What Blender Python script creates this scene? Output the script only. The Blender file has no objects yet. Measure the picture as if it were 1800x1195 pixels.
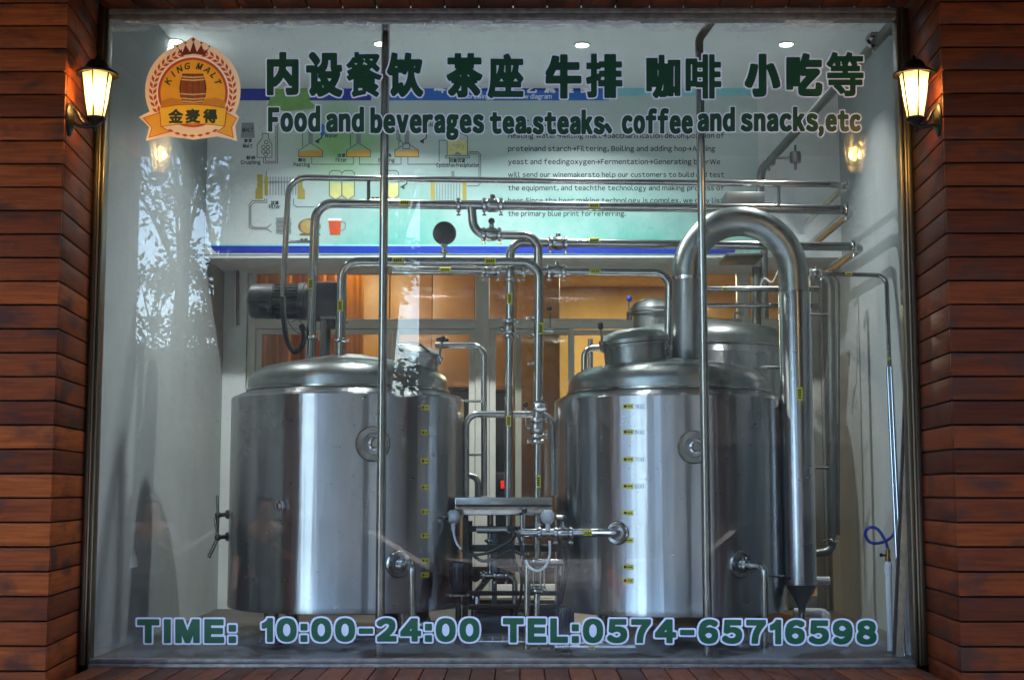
import bpy, bmesh, math, random
import numpy as np
from mathutils import Vector, Matrix, Euler, Quaternion

rnd = random.Random(7)
R = math.radians
SC = bpy.context.scene
COL = SC.collection
PI = math.pi

# ------------------------------------------------------------------ camera
cd = bpy.data.cameras.new("camera")
cam = bpy.data.objects.new("camera", cd)
COL.objects.link(cam)
CAM = Vector((0.0, -6.0, 1.6))
cam.location = CAM
cam.rotation_euler = (R(90) + math.atan(264.5 / 2500), 0, math.atan(12 / 2500))
cd.lens = 50.0
cd.sensor_width = 36.0
cd.clip_end = 500
SC.camera = cam
CROT = cam.rotation_euler.to_matrix()


def P(px, py, Y):
    """point at depth plane Y that lies under a photo position (1800 x 1195)"""
    d = CROT @ Vector(((px - 900) / 2500, (597.5 - py) / 2500, -1))
    return CAM + d * ((Y + 6.0) / d.y)


# ------------------------------------------------------------------ light
w = bpy.data.worlds.new("World")
SC.world = w
w.use_nodes = True
wn = w.node_tree.nodes
bg = wn["Background"]
sky = wn.new("ShaderNodeTexSky")
sky.sky_type = 'NISHITA'
sky.sun_disc = False
sky.sun_elevation = R(60)
sky.sun_rotation = R(15)
sky.air_density = 1.0
sky.dust_density = 2.0
w.node_tree.links.new(sky.outputs[0], bg.inputs[0])
bg.inputs[1].default_value = 0.15
sd = bpy.data.lights.new("sun", 'SUN')
sd.energy = 0.5
sd.angle = R(60)
sd.color = (1, 0.95, 0.88)
sun = bpy.data.objects.new("sun", sd)
COL.objects.link(sun)
sun.rotation_euler = (R(-(90 - 60)), 0, R(-15))
SC.view_settings.view_transform = 'Standard'
SC.view_settings.look = 'None'
SC.view_settings.gamma = 1
SC.view_settings.exposure = 3.65

# ------------------------------------------------------------------ materials
MATS = {}


def lin(c):
    return tuple((x / 255 / 12.92) if x / 255 <= 0.04045 else ((x / 255 + 0.055) / 1.055) ** 2.4 for x in c)


class NT:
    def __init__(self, name):
        self.m = bpy.data.materials.new(name)
        self.m.use_nodes = True
        self.t = self.m.node_tree
        self.b = self.t.nodes["Principled BSDF"]
        self.out = self.t.nodes["Material Output"]

    def n(self, typ, **kw):
        nd = self.t.nodes.new(typ)
        for k, v in kw.items():
            if k.startswith('i_'):
                nd.inputs[k[2:].replace('_', ' ')].default_value = v
            else:
                setattr(nd, k, v)
        return nd

    def l(self, a, b):
        self.t.links.new(a, b)

    def noise(self, vec, scale, detail=4, rough=0.55):
        nd = self.n('ShaderNodeTexNoise')
        nd.inputs['Scale'].default_value = scale
        nd.inputs['Detail'].default_value = detail
        nd.inputs['Roughness'].default_value = rough
        if vec is not None:
            self.l(vec, nd.inputs['Vector'])
        return nd.outputs[0]

    def pos(self, sx=1, sy=1, sz=1):
        g = self.n('ShaderNodeNewGeometry')
        m = self.n('ShaderNodeMapping')
        m.inputs['Scale'].default_value = (sx, sy, sz)
        self.l(g.outputs['Position'], m.inputs['Vector'])
        return m.outputs[0]

    def ramp(self, fac, stops):
        r = self.n('ShaderNodeValToRGB')
        els = r.color_ramp.elements
        while len(els) < len(stops):
            els.new(0.5)
        for e, (p, c) in zip(els, stops):
            e.position = p
            e.color = (*c, 1) if len(c) == 3 else c
        self.l(fac, r.inputs[0])
        return r.outputs[0]

    def mix(self, fac, a, b):
        m = self.n('ShaderNodeMix', data_type='RGBA')
        for sock, v in ((m.inputs[0], fac), (m.inputs[6], a), (m.inputs[7], b)):
            if hasattr(v, 'links'):
                self.l(v, sock)
            elif isinstance(v, (int, float)):
                sock.default_value = v
            else:
                sock.default_value = (*v, 1)
        return m.outputs[2]

    def math(self, op, a, b=None, c=None):
        m = self.n('ShaderNodeMath', operation=op)
        for i, v in enumerate((a, b, c)):
            if v is None:
                continue
            if hasattr(v, 'links'):
                self.l(v, m.inputs[i])
            else:
                m.inputs[i].default_value = v
        return m.outputs[0]

    def bump(self, h, strength=0.3, dist=0.01):
        b = self.n('ShaderNodeBump')
        b.inputs['Strength'].default_value = strength
        b.inputs['Distance'].default_value = dist
        self.l(h, b.inputs['Height'])
        self.l(b.outputs[0], self.b.inputs['Normal'])


def plain(name, col, rough=0.5, metal=0.0, var=0.12, scale=12.0, srgb=True):
    """a plain painted / moulded surface with faint uneven tone"""
    if name in MATS:
        return MATS[name]
    t = NT(name)
    c = lin(col) if srgb else col
    n = t.noise(t.pos(), scale, 5)
    lo = tuple(x * (1 - var) for x in c)
    hi = tuple(min(1, x * (1 + var)) for x in c)
    t.l(t.ramp(n, [(0.3, lo), (0.7, hi)]), t.b.inputs['Base Color'])
    t.b.inputs['Roughness'].default_value = rough
    t.b.inputs['Metallic'].default_value = metal
    MATS[name] = t.m
    return t.m


def emit(name, col, strength):
    if name in MATS:
        return MATS[name]
    t = NT(name)
    t.b.inputs['Base Color'].default_value = (0, 0, 0, 1)
    t.b.inputs['Emission Color'].default_value = (*col, 1)
    t.b.inputs['Emission Strength'].default_value = strength
    MATS[name] = t.m
    return t.m


def steel(name, col, rough, aniso=0.0, rvar=0.08, wave=0.0):
    t = NT(name)
    b = t.b
    b.inputs['Metallic'].default_value = 1
    n = t.noise(t.pos(6, 6, 1.2), 2.0, 6, 0.6)
    c = lin(col)
    t.l(t.ramp(n, [(0.25, tuple(x * 0.82 for x in c)), (0.75, c)]), b.inputs['Base Color'])
    n2 = t.noise(t.pos(3, 3, 9), 3.0, 6, 0.65)
    rr = t.n('ShaderNodeMapRange')
    rr.inputs['To Min'].default_value = rough - rvar
    rr.inputs['To Max'].default_value = rough + rvar
    t.l(n2, rr.inputs['Value'])
    t.l(rr.outputs[0], b.inputs['Roughness'])
    if aniso:
        b.inputs['Anisotropic'].default_value = aniso
        b.inputs['Anisotropic Rotation'].default_value = 0.25
        tg = t.n('ShaderNodeTangent', direction_type='RADIAL', axis='Z')
        t.l(tg.outputs[0], b.inputs['Tangent'])
    if wave:
        # rolled sheet is never quite flat: long vertical waves break up the reflections
        t.bump(t.noise(t.pos(9, 9, 0.22), 2.2, 2, 0.5), 0.6, wave)
    MATS[name] = t.m
    return t.m


STEEL = steel('pipe_steel', (168, 167, 163), 0.22)
BRUSH = steel('brushed_steel', (180, 180, 181), 0.29, 0.95, 0.05, 0.0034)
DOME = steel('spun_steel', (150, 153, 150), 0.37, 0.4, 0.07)
DULL = steel('dull_steel', (124, 124, 120), 0.42)
CHROME = steel('bright_steel', (205, 205, 205), 0.12, 0, 0.04)
BLACK = plain('black_plastic', (26, 26, 26), 0.4)
RUBBER = plain('black_rubber', (20, 20, 20), 0.6)
GREYP = plain('motor_paint', (30, 33, 36), 0.45)
YELLOW = plain('yellow_label', (196, 186, 40), 0.45)
INK = plain('label_ink', (22, 22, 20), 0.6)
IRON = plain('wrought_iron', (30, 26, 20), 0.38, 0.6)
DARKST = plain('dark_steel', (52, 50, 48), 0.4, 0.8)
ALU = plain('white_aluminium', (196, 194, 184), 0.4, 0, 0.05)
BLUEP = plain('blue_plastic', (24, 44, 140), 0.4)
PVC = plain('white_pvc', (205, 205, 205), 0.4)
PROBE = plain('probe_head_paint', (190, 194, 198), 0.35, 0.3)
BRASS = plain('brass', (150, 120, 60), 0.3, 1.0)
BULB = None


def plaster(name, col, dirt=0.25):
    t = NT(name)
    c = lin(col)
    n = t.noise(t.pos(), 2.2, 8, 0.65)
    n2 = t.noise(t.pos(5, 5, 0.8), 1.6, 6, 0.6)
    base = t.ramp(n, [(0.3, tuple(x * (1 - dirt) for x in c)), (0.62, c)])
    st = t.ramp(n2, [(0.34, (0.72, 0.70, 0.66)), (0.5, (1, 1, 1))])
    m = t.n('ShaderNodeMix', data_type='RGBA', blend_type='MULTIPLY')
    m.inputs[0].default_value = dirt
    t.l(base, m.inputs[6])
    t.l(st, m.inputs[7])
    t.l(m.outputs[2], t.b.inputs['Base Color'])
    t.b.inputs['Roughness'].default_value = 0.85
    t.bump(t.noise(t.pos(), 60, 4), 0.12, 0.004)
    MATS[name] = t.m
    return t.m


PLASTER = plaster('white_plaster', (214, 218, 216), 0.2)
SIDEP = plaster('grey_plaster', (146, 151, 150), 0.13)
CEILM = plaster('ceiling_plaster', (228, 230, 228), 0.08)


def wood(name, axis, dark=1.0, red=1.0):
    """stained softwood boards; every board gets its own tone and grain"""
    t = NT(name)
    g = t.n('ShaderNodeNewGeometry')
    s = t.n('ShaderNodeSeparateXYZ')
    t.l(g.outputs['Position'], s.inputs[0])
    pitch = 0.0925 if axis == 'Z' else 0.098
    idx = t.math('FLOOR', t.math('DIVIDE', t.math('ADD', s.outputs[axis], 0.0), pitch))
    wn_ = t.n('ShaderNodeTexWhiteNoise', noise_dimensions='1D')
    t.l(idx, wn_.inputs['W'])
    off = t.n('ShaderNodeVectorMath', operation='SCALE')
    t.l(wn_.outputs['Color'], off.inputs[0])
    off.inputs['Scale'].default_value = 37.0
    add = t.n('ShaderNodeVectorMath', operation='ADD')
    t.l(g.outputs['Position'], add.inputs[0])
    t.l(off.outputs[0], add.inputs[1])
    mp = t.n('ShaderNodeMapping')
    mp.inputs['Scale'].default_value = (1.6, 1.6, 26) if axis == 'Z' else (26, 2, 2)
    t.l(add.outputs[0], mp.inputs['Vector'])
    grain = t.noise(mp.outputs[0], 3.0, 6, 0.62)
    mp2 = t.n('ShaderNodeMapping')
    mp2.inputs['Scale'].default_value = (3.4, 3.4, 6.0) if axis == 'Z' else (7, 3, 3)
    t.l(add.outputs[0], mp2.inputs['Vector'])
    blot = t.noise(mp2.outputs[0], 1.5, 5, 0.55)
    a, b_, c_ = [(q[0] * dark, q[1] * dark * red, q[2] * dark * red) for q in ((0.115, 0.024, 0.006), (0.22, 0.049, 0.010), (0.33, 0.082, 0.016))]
    col = t.ramp(grain, [(0.25, a), (0.5, b_), (0.78, c_)])
    tone = t.ramp(wn_.outputs['Value'], [(0.0, (0.42, 0.38, 0.42)), (0.5, (0.85, 0.8, 0.85)), (1.0, (1.2, 1.15, 0.95))])
    m = t.n('ShaderNodeMix', data_type='RGBA', blend_type='MULTIPLY')
    m.inputs[0].default_value = 1
    t.l(col, m.inputs[6])
    t.l(tone, m.inputs[7])
    fac = t.ramp(blot, [(0.53, (0, 0, 0)), (0.68, (1, 1, 1))])
    fac = t.math('MULTIPLY', fac, 0.85)
    col2 = t.mix(fac, m.outputs[2], (0.035, 0.015, 0.011))
    t.l(col2, t.b.inputs['Base Color'])
    vo = t.n('ShaderNodeTexVoronoi')
    mp3 = t.n('ShaderNodeMapping')
    mp3.inputs['Scale'].default_value = (2.2, 2.2, 7.5) if axis == 'Z' else (7.5, 2.2, 2.2)
    t.l(add.outputs[0], mp3.inputs['Vector'])
    t.l(mp3.outputs[0], vo.inputs['Vector'])
    vo.inputs['Scale'].default_value = 1.0
    knot = t.ramp(vo.outputs['Distance'], [(0.10, (1, 1, 1)), (0.26, (0, 0, 0))])
    col3 = t.mix(t.math('MULTIPLY', knot, 0.85), col2, (0.035, 0.014, 0.010))
    t.l(col3, t.b.inputs['Base Color'])
    t.b.inputs['Roughness'].default_value = 0.5
    t.b.inputs['Specular IOR Level'].default_value = 0.12
    t.bump(grain, 0.25, 0.004)
    MATS[name] = t.m
    return t.m


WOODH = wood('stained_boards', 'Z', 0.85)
WOOD_SHADED = wood('shaded_boards', 'Z', 0.5, 0.9)  # right pillar: its dimmer light is put into the board colour
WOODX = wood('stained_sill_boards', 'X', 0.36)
GROOVE = plain('dark_groove', (20, 12, 9), 0.8)


def glass_mat():
    t = NT('window_glass')
    t.t.nodes.remove(t.b)
    tr = t.n('ShaderNodeBsdfTransparent')
    tr.inputs[0].default_value = (0.955, 0.975, 0.965, 1)
    gl = t.n('ShaderNodeBsdfGlossy')
    gl.inputs['Roughness'].default_value = 0.0
    gl.inputs[0].default_value = (1, 1, 1, 1)
    lw = t.n('ShaderNodeLayerWeight')
    lw.inputs[0].default_value = 0.5
    f = t.math('ADD', t.math('MULTIPLY', t.math('POWER', lw.outputs['Facing'], 5.0), 0.9), 0.031)
    mx = t.n('ShaderNodeMixShader')
    t.l(f, mx.inputs[0])
    t.l(tr.outputs[0], mx.inputs[1])
    t.l(gl.outputs[0], mx.inputs[2])
    # dust film and the wiped, cloudy residue along the top edge
    df = t.n('ShaderNodeBsdfDiffuse')
    df.inputs[0].default_value = (0.55, 0.56, 0.55, 1)
    g = t.n('ShaderNodeNewGeometry')
    s = t.n('ShaderNodeSeparateXYZ')
    t.l(g.outputs['Position'], s.inputs[0])
    n = t.noise(t.pos(1, 1, 1), 3.0, 7, 0.62)
    edge = t.n('ShaderNodeMapRange')
    edge.inputs['From Min'].default_value = P(900, 36, 0).z - 0.055
    edge.inputs['From Max'].default_value = P(900, 36, 0).z - 0.01
    t.l(s.outputs['Z'], edge.inputs['Value'])
    low = t.n('ShaderNodeMapRange')
    low.inputs['From Min'].default_value = 1.05
    low.inputs['From Max'].default_value = 0.86
    t.l(s.outputs['Z'], low.inputs['Value'])
    smear = t.math('MULTIPLY', t.math('ADD', t.math('MULTIPLY', edge.outputs[0], 1.0), t.math('MULTIPLY', low.outputs[0], 0.35)),
                   t.ramp(t.noise(t.pos(1.4, 1, 5), 3.0, 7, 0.65), [(0.46, (0.02, 0.02, 0.02)), (0.56, (1, 1, 1))]))
    spots = t.ramp(t.noise(t.pos(), 70.0, 2, 0.5), [(0.70, (0, 0, 0)), (0.75, (1, 1, 1))])
    spots = t.math('MULTIPLY', spots, t.ramp(t.noise(t.pos(), 1.3, 2), [(0.45, (0, 0, 0)), (0.65, (0.35, 0.35, 0.35))]))
    film = t.math('ADD', t.math('MULTIPLY', t.ramp(n, [(0.3, (0.2, 0.2, 0.2)), (0.75, (1, 1, 1))]), 0.012),
                  t.math('ADD', t.math('MULTIPLY', smear, 0.5), spots))
    film = t.math('MINIMUM', film, 0.8)
    mx2 = t.n('ShaderNodeMixShader')
    t.l(film, mx2.inputs[0])
    t.l(mx.outputs[0], mx2.inputs[1])
    t.l(df.outputs[0], mx2.inputs[2])
    t.l(mx2.outputs[0], t.out.inputs['Surface'])
    return t.m


GLASS = glass_mat()


def clear_glass(name, tint=(0.93, 0.95, 0.93), refl=0.06):
    t = NT(name)
    t.t.nodes.remove(t.b)
    tr = t.n('ShaderNodeBsdfTransparent')
    tr.inputs[0].default_value = (*tint, 1)
    gl = t.n('ShaderNodeBsdfGlossy')
    gl.inputs['Roughness'].default_value = 0.05
    mx = t.n('ShaderNodeMixShader')
    mx.inputs[0].default_value = refl
    t.l(tr.outputs[0], mx.inputs[1])
    t.l(gl.outputs[0], mx.inputs[2])
    t.l(mx.outputs[0], t.out.inputs['Surface'])
    return t.m


DOORGLASS = clear_glass('door_glass', (0.9, 0.91, 0.88), 0.05)


def frosted():
    t = NT('frosted_lamp_glass')
    t.t.nodes.remove(t.b)
    tr = t.n('ShaderNodeBsdfTransparent')
    tr.inputs[0].default_value = (1, 0.86, 0.6, 1)
    tl = t.n('ShaderNodeBsdfTranslucent')
    tl.inputs[0].default_value = (0.95, 0.85, 0.62, 1)
    mx = t.n('ShaderNodeMixShader')
    mx.inputs[0].default_value = 0.45
    t.l(tr.outputs[0], mx.inputs[1])
    t.l(tl.outputs[0], mx.inputs[2])
    t.l(mx.outputs[0], t.out.inputs['Surface'])
    return t.m


FROST = frosted()

# ------------------------------------------------------------------ mesh helpers
WL = {}


def basis(ax):
    ax = Vector(ax).normalized()
    up = Vector((0, 0, 1)) if abs(ax.z) < 0.9 else Vector((0, 1, 0))
    u = up.cross(ax).normalized()
    v = ax.cross(u)
    return ax, u, v


class MB:
    def __init__(self):
        self.v = []
        self.f = []

    def add(self, vs, fs):
        k = len(self.v)
        self.v += [Vector(q) for q in vs]
        self.f += [tuple(i + k for i in q) for q in fs]
        return self

    def hexa(self, a, bev=0.0):
        """a: 8 corners (4 bottom ccw, 4 top ccw)"""
        fs = [(3, 2, 1, 0), (4, 5, 6, 7), (0, 1, 5, 4), (1, 2, 6, 5), (2, 3, 7, 6), (3, 0, 4, 7)]
        if bev <= 0:
            return self.add(a, fs)
        bm = bmesh.new()
        vv = [bm.verts.new(q) for q in a]
        for q in fs:
            bm.faces.new([vv[i] for i in q])
        bmesh.ops.recalc_face_normals(bm, faces=bm.faces)
        bmesh.ops.bevel(bm, geom=list(bm.edges), offset=bev, segments=2, affect='EDGES', profile=0.5, clamp_overlap=True)
        bm.verts.index_update()
        self.add([q.co.copy() for q in bm.verts], [tuple(x.index for x in q.verts) for q in bm.faces])
        bm.free()
        return self

    def box(self, p0, p1, bev=0.0):
        x0, x1 = sorted((p0[0], p1[0]))
        y0, y1 = sorted((p0[1], p1[1]))
        z0, z1 = sorted((p0[2], p1[2]))
        return self.hexa([(x0, y0, z0), (x1, y0, z0), (x1, y1, z0), (x0, y1, z0), (x0, y0, z1), (x1, y0, z1), (x1, y1, z1), (x0, y1, z1)], bev)

    def obox(self, c, ax, la, u_, lu, lv, bev=0.0):
        """oriented box: centre, long axis and its length, side axis and width, thickness"""
        a = Vector(ax).normalized()
        u = Vector(u_)
        u = (u - a * u.dot(a)).normalized()
        v = a.cross(u)
        c = Vector(c)
        pts = []
        for sa in (-1, 1):
            for su, sv in ((-1, -1), (1, -1), (1, 1), (-1, 1)):
                pts.append(c + a * la / 2 * sa + u * lu / 2 * su + v * lv / 2 * sv)
        return self.hexa(pts, bev)

    def lathe(self, prof, o, ax=(0, 0, 1), seg=32, cap=True):
        a, u, v = basis(ax)
        o = Vector(o)
        vs, fs = [], []
        for r, h in prof:
            for i in range(seg):
                t = 2 * PI * i / seg
                vs.append(o + a * h + (u * math.cos(t) + v * math.sin(t)) * r)
        for j in range(len(prof) - 1):
            for i in range(seg):
                i2 = (i + 1) % seg
                fs.append((j * seg + i, j * seg + i2, (j + 1) * seg + i2, (j + 1) * seg + i))
        if cap:
            if prof[0][0] > 1e-5:
                fs.append(tuple(range(seg - 1, -1, -1)))
            if prof[-1][0] > 1e-5:
                k = (len(prof) - 1) * seg
                fs.append(tuple(range(k, k + seg)))
        return self.add(vs, fs)

    def cyl(self, p0, p1, r, seg=20, bev=0.0):
        p0, p1 = Vector(p0), Vector(p1)
        L = (p1 - p0).length
        b = min(bev, L / 3, r / 2)
        pr = [(r - b, 0), (r, b), (r, L - b), (r - b, L)] if b else [(r, 0), (r, L)]
        return self.lathe(pr, p0, p1 - p0, seg)

    def ball(self, c, r, seg=16, sq=1.0):
        n = seg // 2
        pr = [(max(1e-6, r * math.sin(PI * i / n)), -r * sq * math.cos(PI * i / n)) for i in range(n + 1)]
        return self.lathe(pr, c, (0, 0, 1), seg)

    def tube(self, pts, r, bend=0.06, seg=16, radii=None, closed_caps=True):
        pts = [Vector(q) for q in pts]
        line = [pts[0]]
        for i in range(1, len(pts) - 1):
            a, b, c = pts[i - 1], pts[i], pts[i + 1]
            d1, d2 = (a - b), (c - b)
            l1, l2 = d1.length, d2.length
            d1.normalize()
            d2.normalize()
            ang = d1.angle(d2)
            if ang > PI - 0.02 or bend <= 0:
                line.append(b)
                continue
            cut = min(bend / math.tan(ang / 2), l1 * 0.49, l2 * 0.49)
            rad = cut * math.tan(ang / 2)
            cen = b + (d1 + d2).normalized() * (rad / math.sin(ang / 2))
            s, e = b + d1 * cut, b + d2 * cut
            v0, v1 = s - cen, e - cen
            n = 8
            tot = v0.angle(v1)
            axn = v0.cross(v1).normalized()
            for k in range(n + 1):
                line.append(cen + Quaternion(axn, tot * k / n) @ v0)
        line.append(pts[-1])
        return self.sweep(line, r, seg, radii)

    def sweep(self, line, r, seg=12, radii=None):
        out = []
        for q in line:
            if not out or (q - out[-1]).length > 1e-6:
                out.append(q)
        line = out
        n = len(line)
        vs, fs = [], []
        tan0 = (line[1] - line[0]).normalized()
        _, u, _ = basis(tan0)
        for i, q in enumerate(line):
            t = (line[min(i + 1, n - 1)] - line[max(i - 1, 0)]).normalized()
            u = (u - t * u.dot(t)).normalized()
            v = t.cross(u)
            rr = radii[min(i, len(radii) - 1)] if radii else r
            for k in range(seg):
                a = 2 * PI * k / seg
                vs.append(q + (u * math.cos(a) + v * math.sin(a)) * rr)
        for i in range(n - 1):
            for k in range(seg):
                k2 = (k + 1) % seg
                fs.append((i * seg + k, i * seg + k2, (i + 1) * seg + k2, (i + 1) * seg + k))
        fs.append(tuple(range(seg - 1, -1, -1)))
        fs.append(tuple(range((n - 1) * seg, n * seg)))
        return self.add(vs, fs)

    def build(self, name, mat, parent=None, smooth=35, origin=None):
        me = bpy.data.meshes.new(name)
        xs = [q.x for q in self.v]
        ys = [q.y for q in self.v]
        zs = [q.z for q in self.v]
        o = Vector(((min(xs) + max(xs)) / 2, (min(ys) + max(ys)) / 2, min(zs))) if origin is None else Vector(origin)
        me.from_pydata([q - o for q in self.v], [], self.f)
        me.materials.append(mat)
        if smooth:
            me.polygons.foreach_set('use_smooth', [True] * len(me.polygons))
            me.set_sharp_from_angle(angle=R(smooth))
        me.update()
        ob = bpy.data.objects.new(name, me)
        COL.objects.link(ob)
        WL[ob] = o
        if parent is not None:
            ob.parent = parent
            ob.location = o - WL[parent]
        else:
            ob.location = o
        return ob


def tag(o, label, cat, group=None):
    o['label'] = label
    o['category'] = cat
    if group:
        o['group'] = group
    return o


def thing(name, loc, label, cat, group=None):
    o = bpy.data.objects.new(name, None)
    o.empty_display_size = 0.1
    COL.objects.link(o)
    o.location = loc
    WL[o] = Vector(loc)
    return tag(o, label, cat, group)


def struct(o):
    o['kind'] = 'structure'
    return o


def mpx(Y):
    return (Y + 6.0) / 2500.0


# ------------------------------------------------------------------ lettering
GC = {}


def contours(ch):
    if ch in GC:
        return GC[ch]
    if ch in 'TIMEL:-' and len(ch) == 1:
        z = np.vstack(contours('0'))
        b, h = z[:, 1].min(), z[:, 1].max() - z[:, 1].min()
        k = .13
        q = {'T': [[(0, 1), (0, 1 - k), (.30, 1 - k), (.30, 0), (.30 + k, 0), (.30 + k, 1 - k), (.73, 1 - k), (.73, 1)]],
             'I': [[(0, 0), (k, 0), (k, 1), (0, 1)]],
             'M': [[(0, 0), (k * .9, 0), (k * .9, .78), (.36, 0), (.46, 0), (.82 - k * .9, .78), (.82 - k * .9, 0), (.82, 0), (.82, 1), (.64, 1), (.41, .26), (.18, 1), (0, 1)]],
             'E': [[(0, 0), (.64, 0), (.64, k), (k, k), (k, .44), (.59, .44), (.59, .44 + k), (k, .44 + k), (k, 1 - k), (.62, 1 - k), (.62, 1), (0, 1)]],
             'L': [[(0, 0), (.60, 0), (.60, k), (k, k), (k, 1), (0, 1)]],
             ':': [[(0, 0), (.15, 0), (.15, .16), (0, .16)], [(0, .56), (.15, .56), (.15, .72), (0, .72)]],
             '-': [[(0, .40), (.46, .40), (.46, .49), (0, .49)]]}[ch]
        GC[ch] = [np.array([(x * h, b + y * h) for x, y in c]) for c in q]
        return GC[ch]
    if ch == '1':
        z = np.vstack(contours('0'))
        b, h = z[:, 1].min(), z[:, 1].max() - z[:, 1].min()
        q = [(.33, 0), (.33, 1), (.24, 1), (.19, .89), (.10, .81), (0, .76), (0, .65), (.12, .70), (.225, .77), (.225, 0)]
        GC[ch] = [np.array([(x * h, b + y * h) for x, y in q[::-1]])]
        return GC[ch]
    cu = bpy.data.curves.new('glyph', 'FONT')
    cu.body = chr(ord(ch) + 0xFEE0) if '!' <= ch <= '~' else ch
    ob = bpy.data.objects.new('glyph', cu)
    COL.objects.link(ob)
    dg = bpy.context.evaluated_depsgraph_get()
    c = ob.evaluated_get(dg).to_curve(dg)
    res = []
    for sp in c.splines:
        bp = sp.bezier_points
        n = len(bp)
        pts = []
        for i in range(n):
            a, b = bp[i], bp[(i + 1) % n]
            p0, p1, p2, p3 = [np.array(q[:2]) for q in (a.co, a.handle_right, b.handle_left, b.co)]
            ch_ = p3 - p0
            L = np.hypot(*ch_) + 1e-9
            dev = abs(ch_[0] * (p1 - p0)[1] - ch_[1] * (p1 - p0)[0]) / L + abs(ch_[0] * (p2 - p0)[1] - ch_[1] * (p2 - p0)[0]) / L
            k = 1 if dev < 0.002 else 6
            for j in range(k):
                s = j / k
                pts.append((1 - s) ** 3 * p0 + 3 * (1 - s) ** 2 * s * p1 + 3 * (1 - s) * s * s * p2 + s ** 3 * p3)
        res.append(np.array(pts))
    ob.evaluated_get(dg).to_curve_clear()
    COL.objects.unlink(ob)
    bpy.data.objects.remove(ob)
    bpy.data.curves.remove(cu)
    GC[ch] = res
    return res


def field(cs, cell, pad):
    A = np.vstack(cs)
    x0, y0 = A.min(0) - pad
    x1, y1 = A.max(0) + pad
    nx, ny = int((x1 - x0) / cell) + 2, int((y1 - y0) / cell) + 2
    gx = x0 + np.arange(nx) * cell
    gy = y0 + np.arange(ny) * cell
    X, Y = np.meshgrid(gx, gy)
    px, py = X.ravel(), Y.ravel()
    dist = np.full(px.shape, 1e18)
    wind = np.zeros(px.shape)
    for c in cs:
        a = c
        b = np.roll(c, -1, axis=0)
        for (ax, ay), (bx, by) in zip(a, b):
            dx, dy = bx - ax, by - ay
            L2 = dx * dx + dy * dy
            if L2 < 1e-14:
                continue
            t = np.clip(((px - ax) * dx + (py - ay) * dy) / L2, 0, 1)
            dist = np.minimum(dist, (px - ax - t * dx) ** 4 + (py - ay - t * dy) ** 4)   # 4-norm keeps corners square
            if ay != by:
                up = (ay <= py) & (by > py)
                dn = (by <= py) & (ay > py)
                side = dx * (py - ay) - dy * (px - ax)
                wind += (up & (side > 0)) * 1 - (dn & (side < 0)) * 1
    d = dist ** 0.25
    d = np.where(wind != 0, -d, d)
    return gx, gy, d.reshape(ny, nx)


def fill(gx, gy, F):
    """polygons where F > 0 (marching squares, runs of full cells merged)"""
    polys = []
    ny, nx = F.shape
    ins = F > 0
    full = ins[:-1, :-1] & ins[1:, :-1] & ins[:-1, 1:] & ins[1:, 1:]
    some = (ins[:-1, :-1] | ins[1:, :-1] | ins[:-1, 1:] | ins[1:, 1:]) & ~full
    for j in range(ny - 1):
        i = 0
        row = full[j]
        while i < nx - 1:
            if row[i]:
                k = i
                while k < nx - 1 and row[k]:
                    k += 1
                polys.append([(gx[i], gy[j]), (gx[k], gy[j]), (gx[k], gy[j + 1]), (gx[i], gy[j + 1])])
                i = k
            else:
                i += 1
    for j, i in zip(*np.nonzero(some)):
        cs = [(gx[i], gy[j], F[j, i]), (gx[i + 1], gy[j], F[j, i + 1]), (gx[i + 1], gy[j + 1], F[j + 1, i + 1]), (gx[i], gy[j + 1], F[j + 1, i])]
        pl = []
        for a in range(4):
            p, q = cs[a], cs[(a + 1) % 4]
            if p[2] > 0:
                pl.append((p[0], p[1]))
            if (p[2] > 0) != (q[2] > 0):
                t = p[2] / (p[2] - q[2])
                pl.append((p[0] + (q[0] - p[0]) * t, p[1] + (q[1] - p[1]) * t))
        if len(pl) >= 3:
            polys.append(pl)
    return polys


def word_contours(s, track=0.0, space=0.3):
    """contours of every character in em units, laid out left to right"""
    x = 0.0
    out = []
    for ch in s:
        if ch == ' ':
            x += space
            continue
        cs = contours(ch)
        A = np.vstack(cs)
        mn, mx = A[:, 0].min(), A[:, 0].max()
        out.append([c + np.array([x - mn, 0]) for c in cs])
        x += (mx - mn) + 0.09 + track
    return out


def no_counters(cs):
    """drop the holes of a letter: the film behind it is one solid shape"""
    ar = [0.5 * float(np.sum(c[:, 0] * np.roll(c[:, 1], -1) - np.roll(c[:, 0], -1) * c[:, 1])) for c in cs]
    sg = ar[int(np.argmax(np.abs(ar)))]
    return [c for c, a in zip(cs, ar) if a * sg > 0]


def flat_letters(chars, Y, grow, cell, pad=None):
    """chars: contours already in photo px (y down). Returns MB of letters grown by 'grow' px on plane Y"""
    mb = MB()
    for cs in chars:
        gx, gy, D = field(cs, cell, grow + 2 * cell)
        for pl in fill(gx, gy, grow - D):
            if len(pl) >= 3:
                k = len(mb.v)
                mb.v += [P(x, y, Y) for x, y in pl]
                mb.f.append(tuple(range(k, k + len(pl))))
    return mb


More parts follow.
